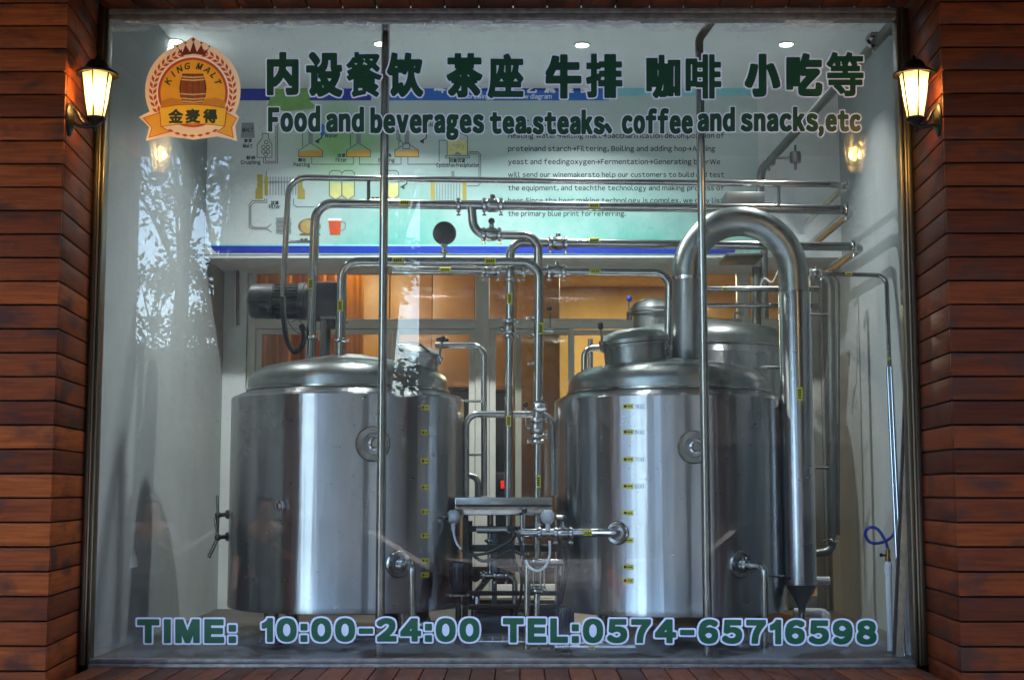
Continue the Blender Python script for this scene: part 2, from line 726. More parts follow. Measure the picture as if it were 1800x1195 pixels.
def fit_word(s, x0, x1, ytop, ybase, grow, track=0.0, space=0.3, ref='H', slope=0.0):
    """word set so that the grown letters span x0..x1, capital height ytop..ybase"""
    w_ = word_contours(s, track, space)
    H = np.vstack(contours(ref))
    h0, h1 = H[:, 1].min(), H[:, 1].max()
    A = np.vstack([np.vstack(c) for c in w_])
    mn, mx = A[:, 0].min(), A[:, 0].max()
    sx = (x1 - x0 - 2 * grow) / (mx - mn)
    sy = (ybase - ytop - 2 * grow) / (h1 - h0)
    out = []
    for cs in w_:
        o = []
        for c in cs:
            x = x0 + grow + (c[:, 0] - mn) * sx
            y = ybase - grow - (c[:, 1] - h0) * sy + slope * (x - x0)
            o.append(np.stack([x, y], 1))
        out.append(o)
    return out


def fit_glyph(ch, x0, x1, y0, y1, grow):
    cs = contours(ch)
    A = np.vstack(cs)
    mn, mx = A.min(0), A.max(0)
    sx = (x1 - x0 - 2 * grow) / (mx[0] - mn[0])
    sy = (y1 - y0 - 2 * grow) / (mx[1] - mn[1])
    return [np.stack([x0 + grow + (c[:, 0] - mn[0]) * sx, y1 - grow - (c[:, 1] - mn[1]) * sy], 1) for c in cs]


def polys_px(pls, Y):
    mb = MB()
    for pl in pls:
        k = len(mb.v)
        mb.v += [P(x, y, Y) for x, y in pl]
        mb.f.append(tuple(range(k, k + len(pl))))
    return mb


def stroke_px(lines, wpx):
    out = []
    for ln in lines:
        for (x0, y0), (x1, y1) in zip(ln[:-1], ln[1:]):
            L = math.hypot(x1 - x0, y1 - y0) + 1e-9
            nx, ny = -(y1 - y0) / L * wpx / 2, (x1 - x0) / L * wpx / 2
            ex, ey = (x1 - x0) / L * wpx / 2, (y1 - y0) / L * wpx / 2
            out.append([(x0 + nx - ex, y0 + ny - ey), (x1 + nx + ex, y1 + ny + ey), (x1 - nx + ex, y1 - ny + ey), (x0 - nx - ex, y0 - ny - ey)])
    return out


def disc_px(cx, cy, rx, ry=None, n=48, a0=0, a1=360):
    ry = ry or rx
    return [(cx + rx * math.cos(R(a0 + (a1 - a0) * i / n)), cy + ry * math.sin(R(a0 + (a1 - a0) * i / n))) for i in range(n + (0 if a1 - a0 == 360 else 1))]


# ------------------------------------------------------------------ dimensions of the place
FL = P(900, 1163, 0).z             # raised floor of the brew room = window sill
CE = 3.93                          # ceiling
XL, XR = -1.81, 1.86               # side walls of the brew room
YB, YP = 2.1, 2.7                  # bulkhead front, glazed partition
GXL, GXR = P(176, 600, 0).x, P(1590, 600, 0).x
FXL, FXR = P(156, 600, 0).x, P(1613, 600, 0).x
GZ0, GZ1 = P(900, 1158, 0).z, P(900, 36, 0).z
FZ0, FZ1 = P(900, 1168, 0).z, P(900, 17, 0).z
YF = -0.56                         # front face of the wooden pillars
CXL, CXR = P(103, 500, YF).x, P(1668, 500, YF).x

# ------------------------------------------------------------------ ground
mb = MB().box((-40, -6.6, -0.3), (40, 9, 0.0))
pv = struct(mb.build('pavement', plain('pale_bounce_paving', (184, 182, 176), 0.85, 0, 0.2, 5)))  # unseen; made pale and wide to bounce daylight up at the ceiling
mb = MB().box((-200, -300, -0.42), (200, -6.6, -0.13))
rd = struct(mb.build('road', plain('asphalt', (50, 50, 52), 0.85, 0, 0.2, 8)))
mb = MB().box((-120, -40, -0.128), (120, -19.5, 0.0))
struct(mb.build('far_pavement', plain('far_pavement_concrete', (112, 110, 106), 0.85, 0, 0.2, 5)))
mb = MB().box((-60, 9, -0.3), (60, 60, -0.1))
struct(mb.build('ground', plain('bare_ground', (90, 88, 80), 0.9)))

# ------------------------------------------------------------------ shop front
PITCH = 0.0925


def pillar(side, label):
    Xc, Xw = (CXL, FXL) if side < 0 else (CXR, FXR)
    far = Xc + side * 1.5
    root = thing('wooden_pillar', (Xc + side * 0.7, YF + 0.3, 0), label, 'pillar', 'board clad pillars beside the window')
    Wb = MB()
    fr, rt = MB(), MB()
    z = 0.0
    k = 0
    top = CE + 0.1
    g = 0.0035
    while z < top:
        z1 = min(z + PITCH, top)
        jit = rnd.uniform(-0.0012, 0.0012)
        jy = rnd.uniform(-0.0012, 0.0012)
        a, b = z + g + jit * 0.4, z1 - g + jit * 0.4
        x0, x1 = (far, Xc) if side < 0 else (Xc, far)
        # front board
        fr.box((x0, YF + jy, a), (x1, YF + 0.022 + jy, b), 0.0028)
        # return board running back to the window frame
        t = 0.02 * side
        q = [(Xc - 0.001 * side, YF + 0.024 + jy), (Xc + t, YF + 0.024 + jy), (Xw + t, -0.005), (Xw, -0.005)]
        if side > 0:
            pass
        else:
            q = q[::-1]
        rt.hexa([(x, y, a) for x, y in q] + [(x, y, b) for x, y in q], 0.0028)
        z = z1
    wm = WOODH if side < 0 else WOOD_SHADED
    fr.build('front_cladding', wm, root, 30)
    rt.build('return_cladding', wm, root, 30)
    s = 0.014 * side
    q = [(far, YF + 0.02), (Xc + s * 0.8, YF + 0.02), (Xw + s * 0.8, -0.01), (Xw + s * 0.8, 0.12), (far, 0.12)]
    if side > 0:
        q = q[::-1]
    n = len(q)
    Wb.add([(x, y, 0.0) for x, y in q] + [(x, y, top) for x, y in q],
           [tuple(range(n - 1, -1, -1)), tuple(range(n, 2 * n))] + [(i, (i + 1) % n, n + (i + 1) % n, n + i) for i in range(n)])
    Wb.build('core', GROOVE, root, 0)
    return root


pillar(-1, 'pillar of stained reddish boards on the left of the window')
pillar(1, 'shade-darkened pillar of stained reddish boards on the right of the window')

# soffit over the recess, boards run front to back
root = thing('wooden_soffit', (0, YF / 2, FZ1), 'dark board soffit closing the recess above the window', 'soffit')
mb = MB()
x = CXL - 0.02
while x < CXR + 0.02:
    x1 = x + 0.148
    mb.box((x + 0.003, YF, FZ1 + 0.002), (min(x1, CXR + 0.02) - 0.003, 0.005, FZ1 + 0.022), 0.003)
    x = x1
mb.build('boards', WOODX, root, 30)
MB().box((CXL - 0.02, YF + 0.01, FZ1 + 0.018), (CXR + 0.02, 0.004, FZ1 + 0.10)).build('backing', GROOVE, root, 0)
mb = MB()
z = FZ1 + 0.024
while z < CE + 0.1:
    mb.box((CXL + 0.001, YF, z + 0.003), (CXR - 0.001, YF + 0.022, min(z + PITCH, CE + 0.1) - 0.003), 0.003)
    z += PITCH
mb.build('fascia', WOODH, root, 30)

# sill of short boards in front of the glass, and the clad parapet below it
root = thing('window_sill', (0, YF / 2, FZ0 - 0.02), 'reddish board sill under the big window', 'sill')
mb = MB()
x = CXL + 0.02
i = 0
while x < CXR - 0.03:
    x1 = x + 0.098
    j = rnd.uniform(-0.001, 0.001)
    a = math.floor(x / 0.098) * 0.098
    mb.box((x + 0.002, YF + 0.01, FZ0 - 0.030 + j), (min(x1, CXR - 0.02) - 0.002, -0.037, FZ0 - 0.005 + j), 0.003)
    x = x1
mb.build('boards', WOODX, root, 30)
MB().box((CXL + 0.02, YF + 0.02, 0), (CXR - 0.02, 0.1, FZ0 - 0.05)).build('parapet', GROOVE, root, 0)

# facade to either side and the storey above, out of frame but shading the street
fm = plain('facade_render', (92, 82, 74), 0.8, 0, 0.15, 3)
root = thing('shop_building', (0, 3, 0), 'rendered building that holds the shop window', 'building')
mb = MB()
for xa_, xb_ in ((-14, CXL - 1.5), (CXR + 1.5, 14)):
    MB().box((xa_, -0.1, 0), (xb_, 0.2, CE + 0.1)).build('front_wall', fm, root, 0)
MB().box((-14, YF + 0.03, CE + 0.1), (14, 9, 9.5)).build('upper_storey', fm, root, 0)
MB().hexa([(-14, -2.1, 3.53), (14, -2.1, 3.53), (14, YF - 0.01, 4.02), (-14, YF - 0.01, 4.02), (-14, -2.1, 3.58), (14, -2.1, 3.58), (14, YF - 0.01, 4.09), (-14, YF - 0.01, 4.09)]).build('canopy', plain('canopy_paint', (70, 68, 66), 0.7), root, 0)

# ------------------------------------------------------------------ big shop window
win = thing('shop_window', (0, 0, FZ0), 'large shop window with green lettering and a round logo sticker', 'window')
fm = steel('frame_steel', (128, 120, 104), 0.36, 0, 0.1)
mb = MB()
# each side: outer flat, raised bead, inner strip
for xo, xi in ((FXL, GXL), (FXR, GXR)):
    d = xi - xo
    mb.box((xo, -0.012, FZ0), (xo + d * 0.45, 0.05, FZ1), 0.003)
    mb.box((xo + d * 0.46, -0.03, FZ0), (xo + d * 0.70, 0.05, FZ1), 0.004)
    mb.box((xo + d * 0.71, -0.016, FZ0), (xi, 0.05, FZ1), 0.003)
mb.build('side_frame', fm, win, 30)
mb = MB()
mb.box((GXL, -0.024, (GZ1 + FZ1) / 2), (GXR, 0.05, FZ1 - 0.001), 0.003)
mb.box((GXL, -0.014, GZ1), (GXR, 0.05, (GZ1 + FZ1) / 2 - 0.001), 0.003)
mb.build('head_frame', plain('worn_frame', (96, 92, 86), 0.5, 0.4, 0.4, 30), win, 30)
mb = MB()
mb.box((GXL, -0.035, FZ0 - 0.028), (GXR, 0.05, FZ0 + 0.006), 0.003)
mb.box((GXL, -0.012, FZ0 + 0.0065), (GXR, 0.05, GZ0), 0.002)
mb.build('bottom_frame', plain('worn_sill_frame', (120, 114, 108), 0.45, 0.5, 0.35, 25), win, 30)
glass = MB().box((GXL, 0.0, GZ0), (GXR, 0.008, GZ1)).build('glass_pane', GLASS, win, 0)

GREEN = plain('green_vinyl', (4, 82, 52), 0.4, 0, 0.05)
VWHITE = plain('white_vinyl', (214, 218, 236), 0.45, 0, 0.03)
GREEN_DIM = plain('dim_lit_green_vinyl', (6, 58, 36), 0.4, 0, 0.05)  # same green as below, with the dim light up there painted in

YV1, YV2 = -0.0012, -0.0024
# bottom line
gr = 2.0
bt = []
for s, x0, x1, yt, yb, sp in (("TIME:", 241, 415, 1088, 1129, .3), ("10:00-24:00", 460, 843, 1086, 1127, .3), ("TEL:0574-65716598", 884, 1541, 1086, 1128, .3)):
    bt += fit_word(s, x0, x1, yt, yb, 3.2, 0.15, slope=0.006 if 'TEL' in s else 0.0)
flat_letters([no_counters(c) for c in bt], YV1, 6.3, 1.0).build('lettering_outline', VWHITE, win, 0)['label'] = 'white outline of the bottom line of lettering'
flat_letters(bt, YV2, 3.2, 0.8).build('lettering', GREEN, win, 0)['label'] = 'green opening time and telephone lettering along the bottom'
# chinese line
gl = []
for ch, x0, x1, y0, y1, g_ in (('内', 469, 525, 92, 168, 3.8), ('设', 538, 602, 92, 171, 3.6), ('餐', 609, 671, 92, 171, 2.0), ('饮', 680, 744, 93, 171, 3.3),
                               ('茶', 785, 848, 94, 172, 3.4), ('座', 857, 920, 95, 173, 2.9), ('牛', 959, 1022, 96, 174, 4.2), ('排', 1030, 1094, 95, 173, 2.9),
                               ('咖', 1136, 1196, 97, 173, 3.1), ('啡', 1205, 1268, 96, 174, 2.5), ('小', 1309, 1372, 95, 171, 4.6), ('吃', 1382, 1446, 94, 170, 3.9), ('等', 1453, 1518, 92, 170, 2.4)):
    gl.append((fit_glyph(ch, x0, x1, y0, y1, g_), g_))
out_, ink_ = MB(), MB()
for cs, g_ in gl:
    q = flat_letters([no_counters(cs)], YV1, g_ + 2.3, 0.9)
    out_.add(q.v, q.f)
    q = flat_letters([cs], YV2, g_, 0.8)
    ink_.add(q.v, q.f)
out_.build('lettering_outline', VWHITE, win, 0)['label'] = 'white outline of the chinese lettering'
ink_.build('lettering', GREEN_DIM, win, 0)['label'] = 'shade-darkened green chinese lettering along the top'
# english line
el = []
for s, x0, x1, yt, yb in (("Food", 471, 563, 189, 232), ("and", 573, 640, 188, 233), ("beverages", 651, 851, 189, 235), ("tea", 861, 925, 193, 236),
                          (".steaks", 925, 1063, 193, 237), ("coffee", 1093, 1218, 191, 236), ("and", 1226, 1292, 188, 232),
                          ("snacks", 1302, 1438, 188, 232), ("etc", 1451, 1513, 190, 232)):
    if s == 'tea':
        s = "tea"
    el += fit_word(s, x0, x1, yt, yb, 2.6, 0.14, ref='d' if s != 'Food' else 'F')
el.append(fit_glyph('、', 1062, 1076, 217, 235, 2.4))
el.append(fit_glyph(',', 1439, 1448, 222, 240, 2.4))
flat_letters([no_counters(c) for c in el], YV1, 4.4, 0.9).build('lettering_outline', VWHITE, win, 0)['label'] = 'white outline of the english lettering'
flat_letters(el, YV2, 2.6, 0.8).build('lettering', GREEN_DIM, win, 0)['label'] = 'shade-darkened green english lettering under the chinese line'

# logo sticker
lg = thing('logo_sticker', P(340, 160, 0), '', '')
del lg['label'], lg['category']
lg.parent = win
lg.location = P(340, 160, -0.002) - WL[win]
WL[lg] = P(340, 160, -0.002)


def art(name, polys, mat, lay, par=None, base=-0.0008, Y0=None):
    return polys_px(polys, (base - 0.0005 * lay) if Y0 is None else Y0 - 0.0006 * lay).build(name, mat, par or lg, 0)


CREAM = plain('sticker_cream', (246, 214, 170), 0.4, 0, 0.03)
ORNG = plain('sticker_orange', (196, 72, 24), 0.4, 0, 0.05)
GOLD = plain('sticker_gold', (236, 164, 40), 0.4, 0, 0.08)
YELL = plain('sticker_yellow', (244, 190, 44), 0.4, 0, 0.06)
MAROON = plain('sticker_maroon', (112, 40, 22), 0.4, 0, 0.08)
SINK = plain('sticker_ink', (30, 50, 26), 0.5, 0, 0.05)
BARREL = plain('sticker_barrel', (140, 66, 24), 0.4, 0, 0.25, 60)
HOOP = plain('sticker_hoop', (214, 176, 110), 0.4)
LCX, LCY = 339, 160
body = [disc_px(LCX, LCY, 84, 84)]
ribbon_o = [(244, 206), (276, 190), (276, 182), (402, 182), (402, 190), (421, 206), (413, 222), (417, 248), (382, 240), (340, 246), (297, 240), (256, 248), (262, 224)]
crown_o = [(308, 80), (316, 76), (328, 72), (339, 64), (350, 72), (362, 76), (370, 82), (358, 104), (320, 104)]
body.append(ribbon_o)
art('backing', body[:1], CREAM, 0)
art('backing', [ribbon_o, crown_o], CREAM, 0.5)
ring = disc_px(LCX, LCY + 2, 63, 63)
art('ring', [ring], plain('sticker_white', (250, 240, 228), 0.4), 1)
art('ring', [disc_px(LCX, LCY + 3, 61.5)], ORNG, 1.5)
art('field', [disc_px(LCX, LCY + 3, 57)], GOLD, 2)
leaves = []
for sgn in (-1, 1):
    for k in range(14):
        a = R(-90 + sgn * (18 + k * 8.9))
        for rr, tw in ((74, 28), (67, -28)):
            cx_, cy_ = LCX + rr * math.cos(a), LCY + 2 + rr * math.sin(a)
            d = a - sgn * PI / 2 + sgn * R(tw) * 1.0
            ux, uy = math.cos(d), math.sin(d)
            leaves.append([(cx_ - ux * 6.5, cy_ - uy * 6.5), (cx_ - uy * 2.7, cy_ + ux * 2.7), (cx_ + ux * 6.5, cy_ + uy * 6.5), (cx_ + uy * 2.7, cy_ - ux * 2.7)])
art('wreath', leaves, ORNG, 1.2)
cr = [[(312, 84), (321, 92), (326, 79), (334, 92), (340, 73), (346, 92), (354, 79), (359, 92), (368, 84), (360, 98), (340, 95), (320, 98)]]
for x_, y_, s_ in ((312, 82, 3), (326, 76, 3), (340, 70, 4.5), (354, 76, 3), (368, 82, 3)):
    cr.append([(x_ + (s_ if i % 2 == 0 else s_ * .45) * math.sin(i * PI / 5), y_ - (s_ if i % 2 == 0 else s_ * .45) * math.cos(i * PI / 5)) for i in range(10)])
art('crown', cr, MAROON, 2)
art('hill', [[(283, 178), (300, 172), (320, 176), (340, 178), (362, 174), (380, 172), (396, 178), (396, 190), (283, 190)]], plain('sticker_hill', (206, 132, 30), 0.4), 2.4)
bar = [(321, 130), (357, 130), (361, 142), (363, 156), (361, 170), (356, 181), (322, 181), (317, 170), (315, 156), (317, 142)]
art('barrel', [bar], plain('sticker_barrel_edge', (60, 28, 12), 0.4), 3)
art('barrel', [[(339 + (x - 339) * .92, 155.5 + (y - 155.5) * .95) for x, y in bar]], BARREL, 3.4)
hp = []
for y_, hw in ((134, 19.5), (139, 20.5), (164, 22), (172, 20.5), (177, 18.5)):
    hp.append([(339 - hw, y_), (339, y_ + 1.5), (339 + hw, y_), (339 + hw, y_ + 2.4), (339, y_ + 4), (339 - hw, y_ + 2.4)])
art('barrel_hoop', hp, HOOP, 3.8)
art('barrel_stave', stroke_px([[(330, 132), (328, 156), (330, 180)], [(339, 132), (339, 180)], [(348, 132), (350, 156), (348, 180)]], 0.9), plain('sticker_stave', (80, 36, 14), 0.5), 3.6)
rb = [(280, 190), (310, 185), (340, 184), (370, 186), (398, 191), (395, 222), (368, 219), (340, 218), (310, 219), (283, 223)]
tails = [[(252, 208), (281, 198), (283, 222), (298, 232), (262, 242), (267, 225)], [(416, 208), (398, 198), (395, 222), (382, 232), (410, 242), (407, 224)]]
art('ribbon', tails, GOLD, 2.6)
art('ribbon', [rb], YELL, 4)
art('ribbon_edge', stroke_px([rb + rb[:1], tails[0] + tails[0][:1], tails[1] + tails[1][:1]], 1.3), ORNG, 4.4)
art('sprig', [[(x_ - 6 * c, y_ - 6 * s), (x_ - 2.6 * s, y_ + 2.6 * c), (x_ + 6 * c, y_ + 6 * s), (x_ + 2.6 * s, y_ - 2.6 * c)]
              for x_, y_, d in [(300, 230, 20), (312, 235, 15), (325, 238, 8), (338, 239, 0), (352, 238, -8), (365, 235, -15), (378, 230, -20)] for c, s in [(math.cos(R(d)), math.sin(R(d)))]], ORNG, 2.2)
gz = []
for ch, x0, x1 in (('金', 296, 322), ('麦', 326, 352), ('得', 357, 382)):
    gz.append(fit_glyph(ch, x0, x1, 192, 217, 1.1))
flat_letters(gz, -0.0008 - 0.0005 * 5, 1.1, 0.6).build('lettering', SINK, lg, 0)
km = []
for ch, a in zip("KING MALT", (-64, -46, -29, -12, 0, 14, 33, 50, 66)):
    if ch == ' ':
        continue
    cs = contours(ch)
    A = np.vstack(cs)
    c0 = (A.min(0) + A.max(0)) / 2
    hh = A[:, 1].max() - A[:, 1].min()
    s_ = 10.5 / hh
    th = R(a)
    o = []
    for c in cs:
        q = (c - c0) * s_
        q = q + np.stack([q[:, 1] * 0.2, 0 * q[:, 1]], 1)
        X_ = LCX + 48 * math.sin(th) + q[:, 0] * math.cos(th) + q[:, 1] * math.sin(th)
        Y_ = LCY + 4 - 48 * math.cos(th) + q[:, 0] * math.sin(th) - q[:, 1] * math.cos(th)
        o.append(np.stack([X_, Y_], 1))
    km.append(o)
flat_letters(km, -0.0008 - 0.0005 * 3, 0.5, 0.5).build('lettering', SINK, lg, 0)

# ------------------------------------------------------------------ wall lanterns
WARM = (1.0, 0.62, 0.22)


def lantern(side, px, label, power):
    Y = -0.50
    c = P(px, 165, Y)
    root = thing('wall_lantern', (c.x, Y, P(px, 215, Y).z), label, 'lantern', 'lanterns beside the window')
    zt, zb = P(px, 130, Y).z, P(px, 208, Y).z
    h = zt - zb
    rt_, rb_ = 0.062, 0.036
    o = Vector((c.x, Y, 0))
    hexs = lambda r, z, ro=0.0: [o + Vector((r * math.cos(PI / 6 + i * PI / 3 + ro), r * math.sin(PI / 6 + i * PI / 3 + ro), z)) for i in range(6)]
    # glass panes
    mb = MB()
    a, b = hexs(rb_ - 0.004, zb + 0.004), hexs(rt_ - 0.004, zt - 0.002)
    for i in range(6):
        mb.add([a[i], a[(i + 1) % 6], b[(i + 1) % 6], b[i]], [(0, 1, 2, 3)])
    mb.build('lamp_glass', FROST, root, 0)
    # ribs and rims
    mb = MB()
    a, b = hexs(rb_, zb), hexs(rt_, zt)
    for i in range(6):
        mb.cyl(a[i], b[i], 0.0034, 8)
    for r, z in ((rb_, zb), (rt_, zt)):
        q = hexs(r + 0.001, z)
        for i in range(6):
            mb.cyl(q[i], q[(i + 1) % 6], 0.0045, 8)
    mb.build('lamp_frame', IRON, root)
    # roof: flared eave, dome, finial
    mb = MB()
    mb.lathe([(0.001, zt + 0.004), (0.074, zt - 0.004), (0.084, zt - 0.006), (0.085, zt + 0.001), (0.074, zt + 0.009), (0.056, zt + 0.016), (0.047, zt + 0.026), (0.041, zt + 0.04), (0.028, zt + 0.053), (0.012, zt + 0.058), (0.01, zt + 0.066), (0.005, zt + 0.074), (0.0005, zt + 0.076)], (o.x, o.y, 0), (0, 0, 1), 12)
    mb.build('lamp_roof', IRON, root, 50)
    mb = MB().lathe([(0.001, zb - 0.034), (0.008, zb - 0.03), (0.014, zb - 0.022), (0.030, zb - 0.014), (0.040, zb - 0.004), (0.038, zb + 0.003), (0.001, zb + 0.004)], (o.x, o.y, 0), (0, 0, 1), 12)
    mb.build('lamp_base', IRON, root, 50)
    # scroll arm to the pillar
    wx = CXL if side < 0 else CXR
    pz = P(px, 212, Y).z
    s = side
    mb = MB()
    L = abs(wx - c.x)
    path = [(c.x, Y, zb - 0.030), (c.x + s * L * .35, Y, zb - 0.036), (c.x + s * L * .72, Y, zb - 0.030), (wx - s * 0.01, Y, zb - 0.002)]
    mb.tube(path, 0.0075, 0.05, 10)
    path = [(c.x + s * L * .25, Y, zb - 0.034), (c.x + s * L * .55, Y, zb - 0.012), (c.x + s * L * .7, Y, zb + 0.022), (wx - s * 0.014, Y, zb + 0.036)]
    mb.tube(path, 0.0055, 0.06, 10)
    mb.lathe([(0.001, -.01), (0.008, -.006), (0.008, .006), (0.001, .01)], (c.x, Y, zb - 0.046), (0, 0, 1), 10)
    mb.build('arm', IRON, root)
    mb = MB()
    prof = [(0.001, 0.0), (0.046, 0.0), (0.046, 0.006), (0.040, 0.012), (0.034, 0.013), (0.022, 0.022), (0.001, 0.024)]
    mb.lathe(prof, (wx + s * 0.001, Y, pz + 0.003), (-s, 0, 0), 24)
    for q in mb.v:
        q.z = pz + 0.003 + (q.z - pz - 0.003) * 1.45
    mb.build('wall_plate', IRON, root)
    # bulb with a light of its own
    zc = (zt + zb) / 2 + 0.006
    mb = MB().lathe([(0.001, -0.032), (0.010, -0.03), (0.014, -0.012), (0.022, 0.008), (0.021, 0.022), (0.012, 0.033), (0.001, 0.036)], (o.x, o.y, zc), (0, 0, 1), 16)
    mb.build('bulb', emit('warm_bulb', (1.0, 0.68, 0.26), 6.0), root)
    ld = bpy.data.lights.new('lantern_light', 'POINT')
    ld.energy = power
    ld.color = WARM
    ld.shadow_soft_size = 0.025
    lo = bpy.data.objects.new('lantern_light', ld)
    COL.objects.link(lo)
    lo.parent = root
    lo.location = Vector((o.x, o.y, zc)) - WL[root]


lantern(-1, 170, 'lit iron lantern on the left pillar near the round sticker', 1.9)
lantern(1, 1608, 'lit iron lantern on the right pillar near the word etc', 1.9)

# ------------------------------------------------------------------ the brew room
struct(MB().box((XL - 0.3, 0.06, FL - 0.15), (XR + 0.3, YP + 0.0, FL)).build('floor', plain('floor_screed', (66, 61, 54), 0.5, 0, 0.45, 6), None, 0))
struct(MB().box((XL - 0.3, 0.06, CE), (XR + 0.3, YP + 0.1, CE + 0.09)).build('ceiling', CEILM, None, 0))
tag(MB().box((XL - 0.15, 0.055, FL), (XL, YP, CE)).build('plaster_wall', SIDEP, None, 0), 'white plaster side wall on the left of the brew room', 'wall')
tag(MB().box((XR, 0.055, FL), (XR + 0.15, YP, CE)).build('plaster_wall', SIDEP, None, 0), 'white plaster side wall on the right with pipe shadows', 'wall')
BZ = P(1000, 453, YB).z
tag(MB().box((XL, YB, BZ), (XR, YP - 0.06, CE)).build('bulkhead_wall', PLASTER, None, 0), 'white bulkhead wall above the glazed partition behind the poster', 'wall')

# downlights
LENS = emit('downlight_lens', (0.86, 0.93, 1.0), 4.0)
for i, (px, py) in enumerate(((308, 72), (670, 76), (1023, 78), (1382, 77))):
    d = CROT @ Vector(((px - 900) / 2500, (597.5 - py) / 2500, -1))
    t = (CE - CAM.z) / d.z
    c = CAM + d * t
    lab = ('small lit downlight above the logo sticker at far left', 'small lit downlight just behind the left pole', 'small lit downlight midway between the two poles', 'small lit downlight at far right near the slanting pipe')[i]
    root = thing('ceiling_downlight', (c.x, c.y, CE), lab, 'downlight', 'downlights in the brew room ceiling')
    MB().lathe([(0.034, 0.0), (0.044, 0.0), (0.045, -0.004), (0.037, -0.008), (0.034, -0.004)], (c.x, c.y, CE - 0.001), (0, 0, 1), 28, False).build('trim_ring', ALU, root)
    MB().lathe([(0.001, -0.006), (0.030, -0.006), (0.033, -0.002)], (c.x, c.y, CE - 0.001), (0, 0, 1), 24, False).build('lens', LENS, root)
    ld = bpy.data.lights.new('downlight_lamp', 'AREA')
    ld.shape = 'DISK'
    ld.size = 0.07
    ld.energy = (0.5, 3.1, 3.1, 0.75)[i]
    ld.color = (0.92, 0.97, 1.0)
    ld.spread = R((100, 135, 135, 100)[i])
    lo = bpy.data.objects.new('downlight_lamp', ld)
    COL.objects.link(lo)
    lo.parent = root
    lo.location = (0, 0, -0.012)

# ------------------------------------------------------------------ poster
def poster_mat():
    t = NT('poster_print')
    g = t.n('ShaderNodeNewGeometry')
    s = t.n('ShaderNodeSeparateXYZ')
    t.l(g.outputs['Position'], s.inputs[0])
    n1 = t.noise(t.pos(1, 1, 1), 1.6, 5, 0.55)
    n2 = t.noise(t.pos(1.2, 1, 1.0), 2.6, 4, 0.5)
    mr = t.n('ShaderNodeMapRange')
    mr.inputs['From Min'].default_value = P(600, 450, YB).z
    mr.inputs['From Max'].default_value = P(600, 260, YB).z
    t.l(s.outputs['Z'], mr.inputs['Value'])
    xr = t.n('ShaderNodeMapRange')
    xr.inputs['From Min'].default_value = P(460, 300, YB).x
    xr.inputs['From Max'].default_value = P(640, 300, YB).x
    t.l(s.outputs['X'], xr.inputs['Value'])
    teal = t.math('MULTIPLY', t.math('SUBTRACT', 1.25, mr.outputs[0]), t.math('MULTIPLY', n1, 1.5))
    teal = t.math('MULTIPLY', teal, xr.outputs[0])
    # green wash round the upper left third
    gx = t.math('ABSOLUTE', t.math('SUBTRACT', s.outputs['X'], P(590, 250, YB).x))
    gz_ = t.math('ABSOLUTE', t.math('SUBTRACT', s.outputs['Z'], P(590, 250, YB).z))
    gd = t.math('SUBTRACT', 1.0, t.math('ADD', t.math('MULTIPLY', gx, 1.9), t.math('MULTIPLY', gz_, 2.6)))
    gd = t.math('MULTIPLY', t.math('MAXIMUM', gd, 0.0), t.math('MULTIPLY', n2, 2.2))
    c = t.mix(t.math('MINIMUM', teal, 1.0), lin((198, 205, 203)), lin((98, 170, 158)))
    c = t.mix(t.math('MINIMUM', gd, 0.85), c, lin((122, 182, 92)))
    wsh = t.ramp(t.noise(t.pos(1, 1, 1), 4.5, 5, 0.6), [(0.45, (0, 0, 0)), (0.75, (0.35, 0.35, 0.35))])
    c = t.mix(wsh, c, lin((186, 208, 207)))
    t.l(c, t.b.inputs['Base Color'])
    t.b.inputs['Roughness'].default_value = 0.30
    t.b.inputs['Specular IOR Level'].default_value = 0.25
    return t.m


YPo = YB - 0.006
poster = thing('wall_poster', P(845, 432, YPo), 'wide brewing process poster with diagrams and english text on the bulkhead', 'poster')
x0, x1 = P(356, 300, YPo).x, P(1333, 300, YPo).x
zt_ = P(845, 138, YPo).z
MB().box((x0, YPo, P(845, 447, YPo).z), (x1, YB - 0.0005, zt_)).build('panel', poster_mat(), poster, 0)
PN = plain('print_navy', (30, 54, 160), 0.35, 0, 0.03)
PB = plain('print_blue', (34, 108, 200), 0.35, 0, 0.06)
PT = plain('print_pale_teal', (140, 206, 214), 0.35, 0, 0.05)
PG = plain('print_green', (124, 172, 96), 0.35, 0, 0.1)
PK = plain('print_ink', (42, 46, 50), 0.5, 0, 0.05)
PW = plain('print_white', (232, 236, 240), 0.4)
PA = plain('print_amber', (214, 164, 62), 0.4, 0, 0.1)
PO = plain('print_olive', (166, 150, 60), 0.4, 0, 0.1)
PGR = plain('print_grey', (130, 136, 138), 0.4, 0, 0.15)
PY = plain('print_pale_yellow', (206, 206, 130), 0.4, 0, 0.1)


def pst(name, polys, mat, lay, each=False):
    if each or name in ('title_band', 'blue_band'):
        return [art(name, [pl], mat, lay, poster, Y0=YPo - 0.0004) for pl in polys]
    return art(name, polys, mat, lay, poster, Y0=YPo - 0.0004)


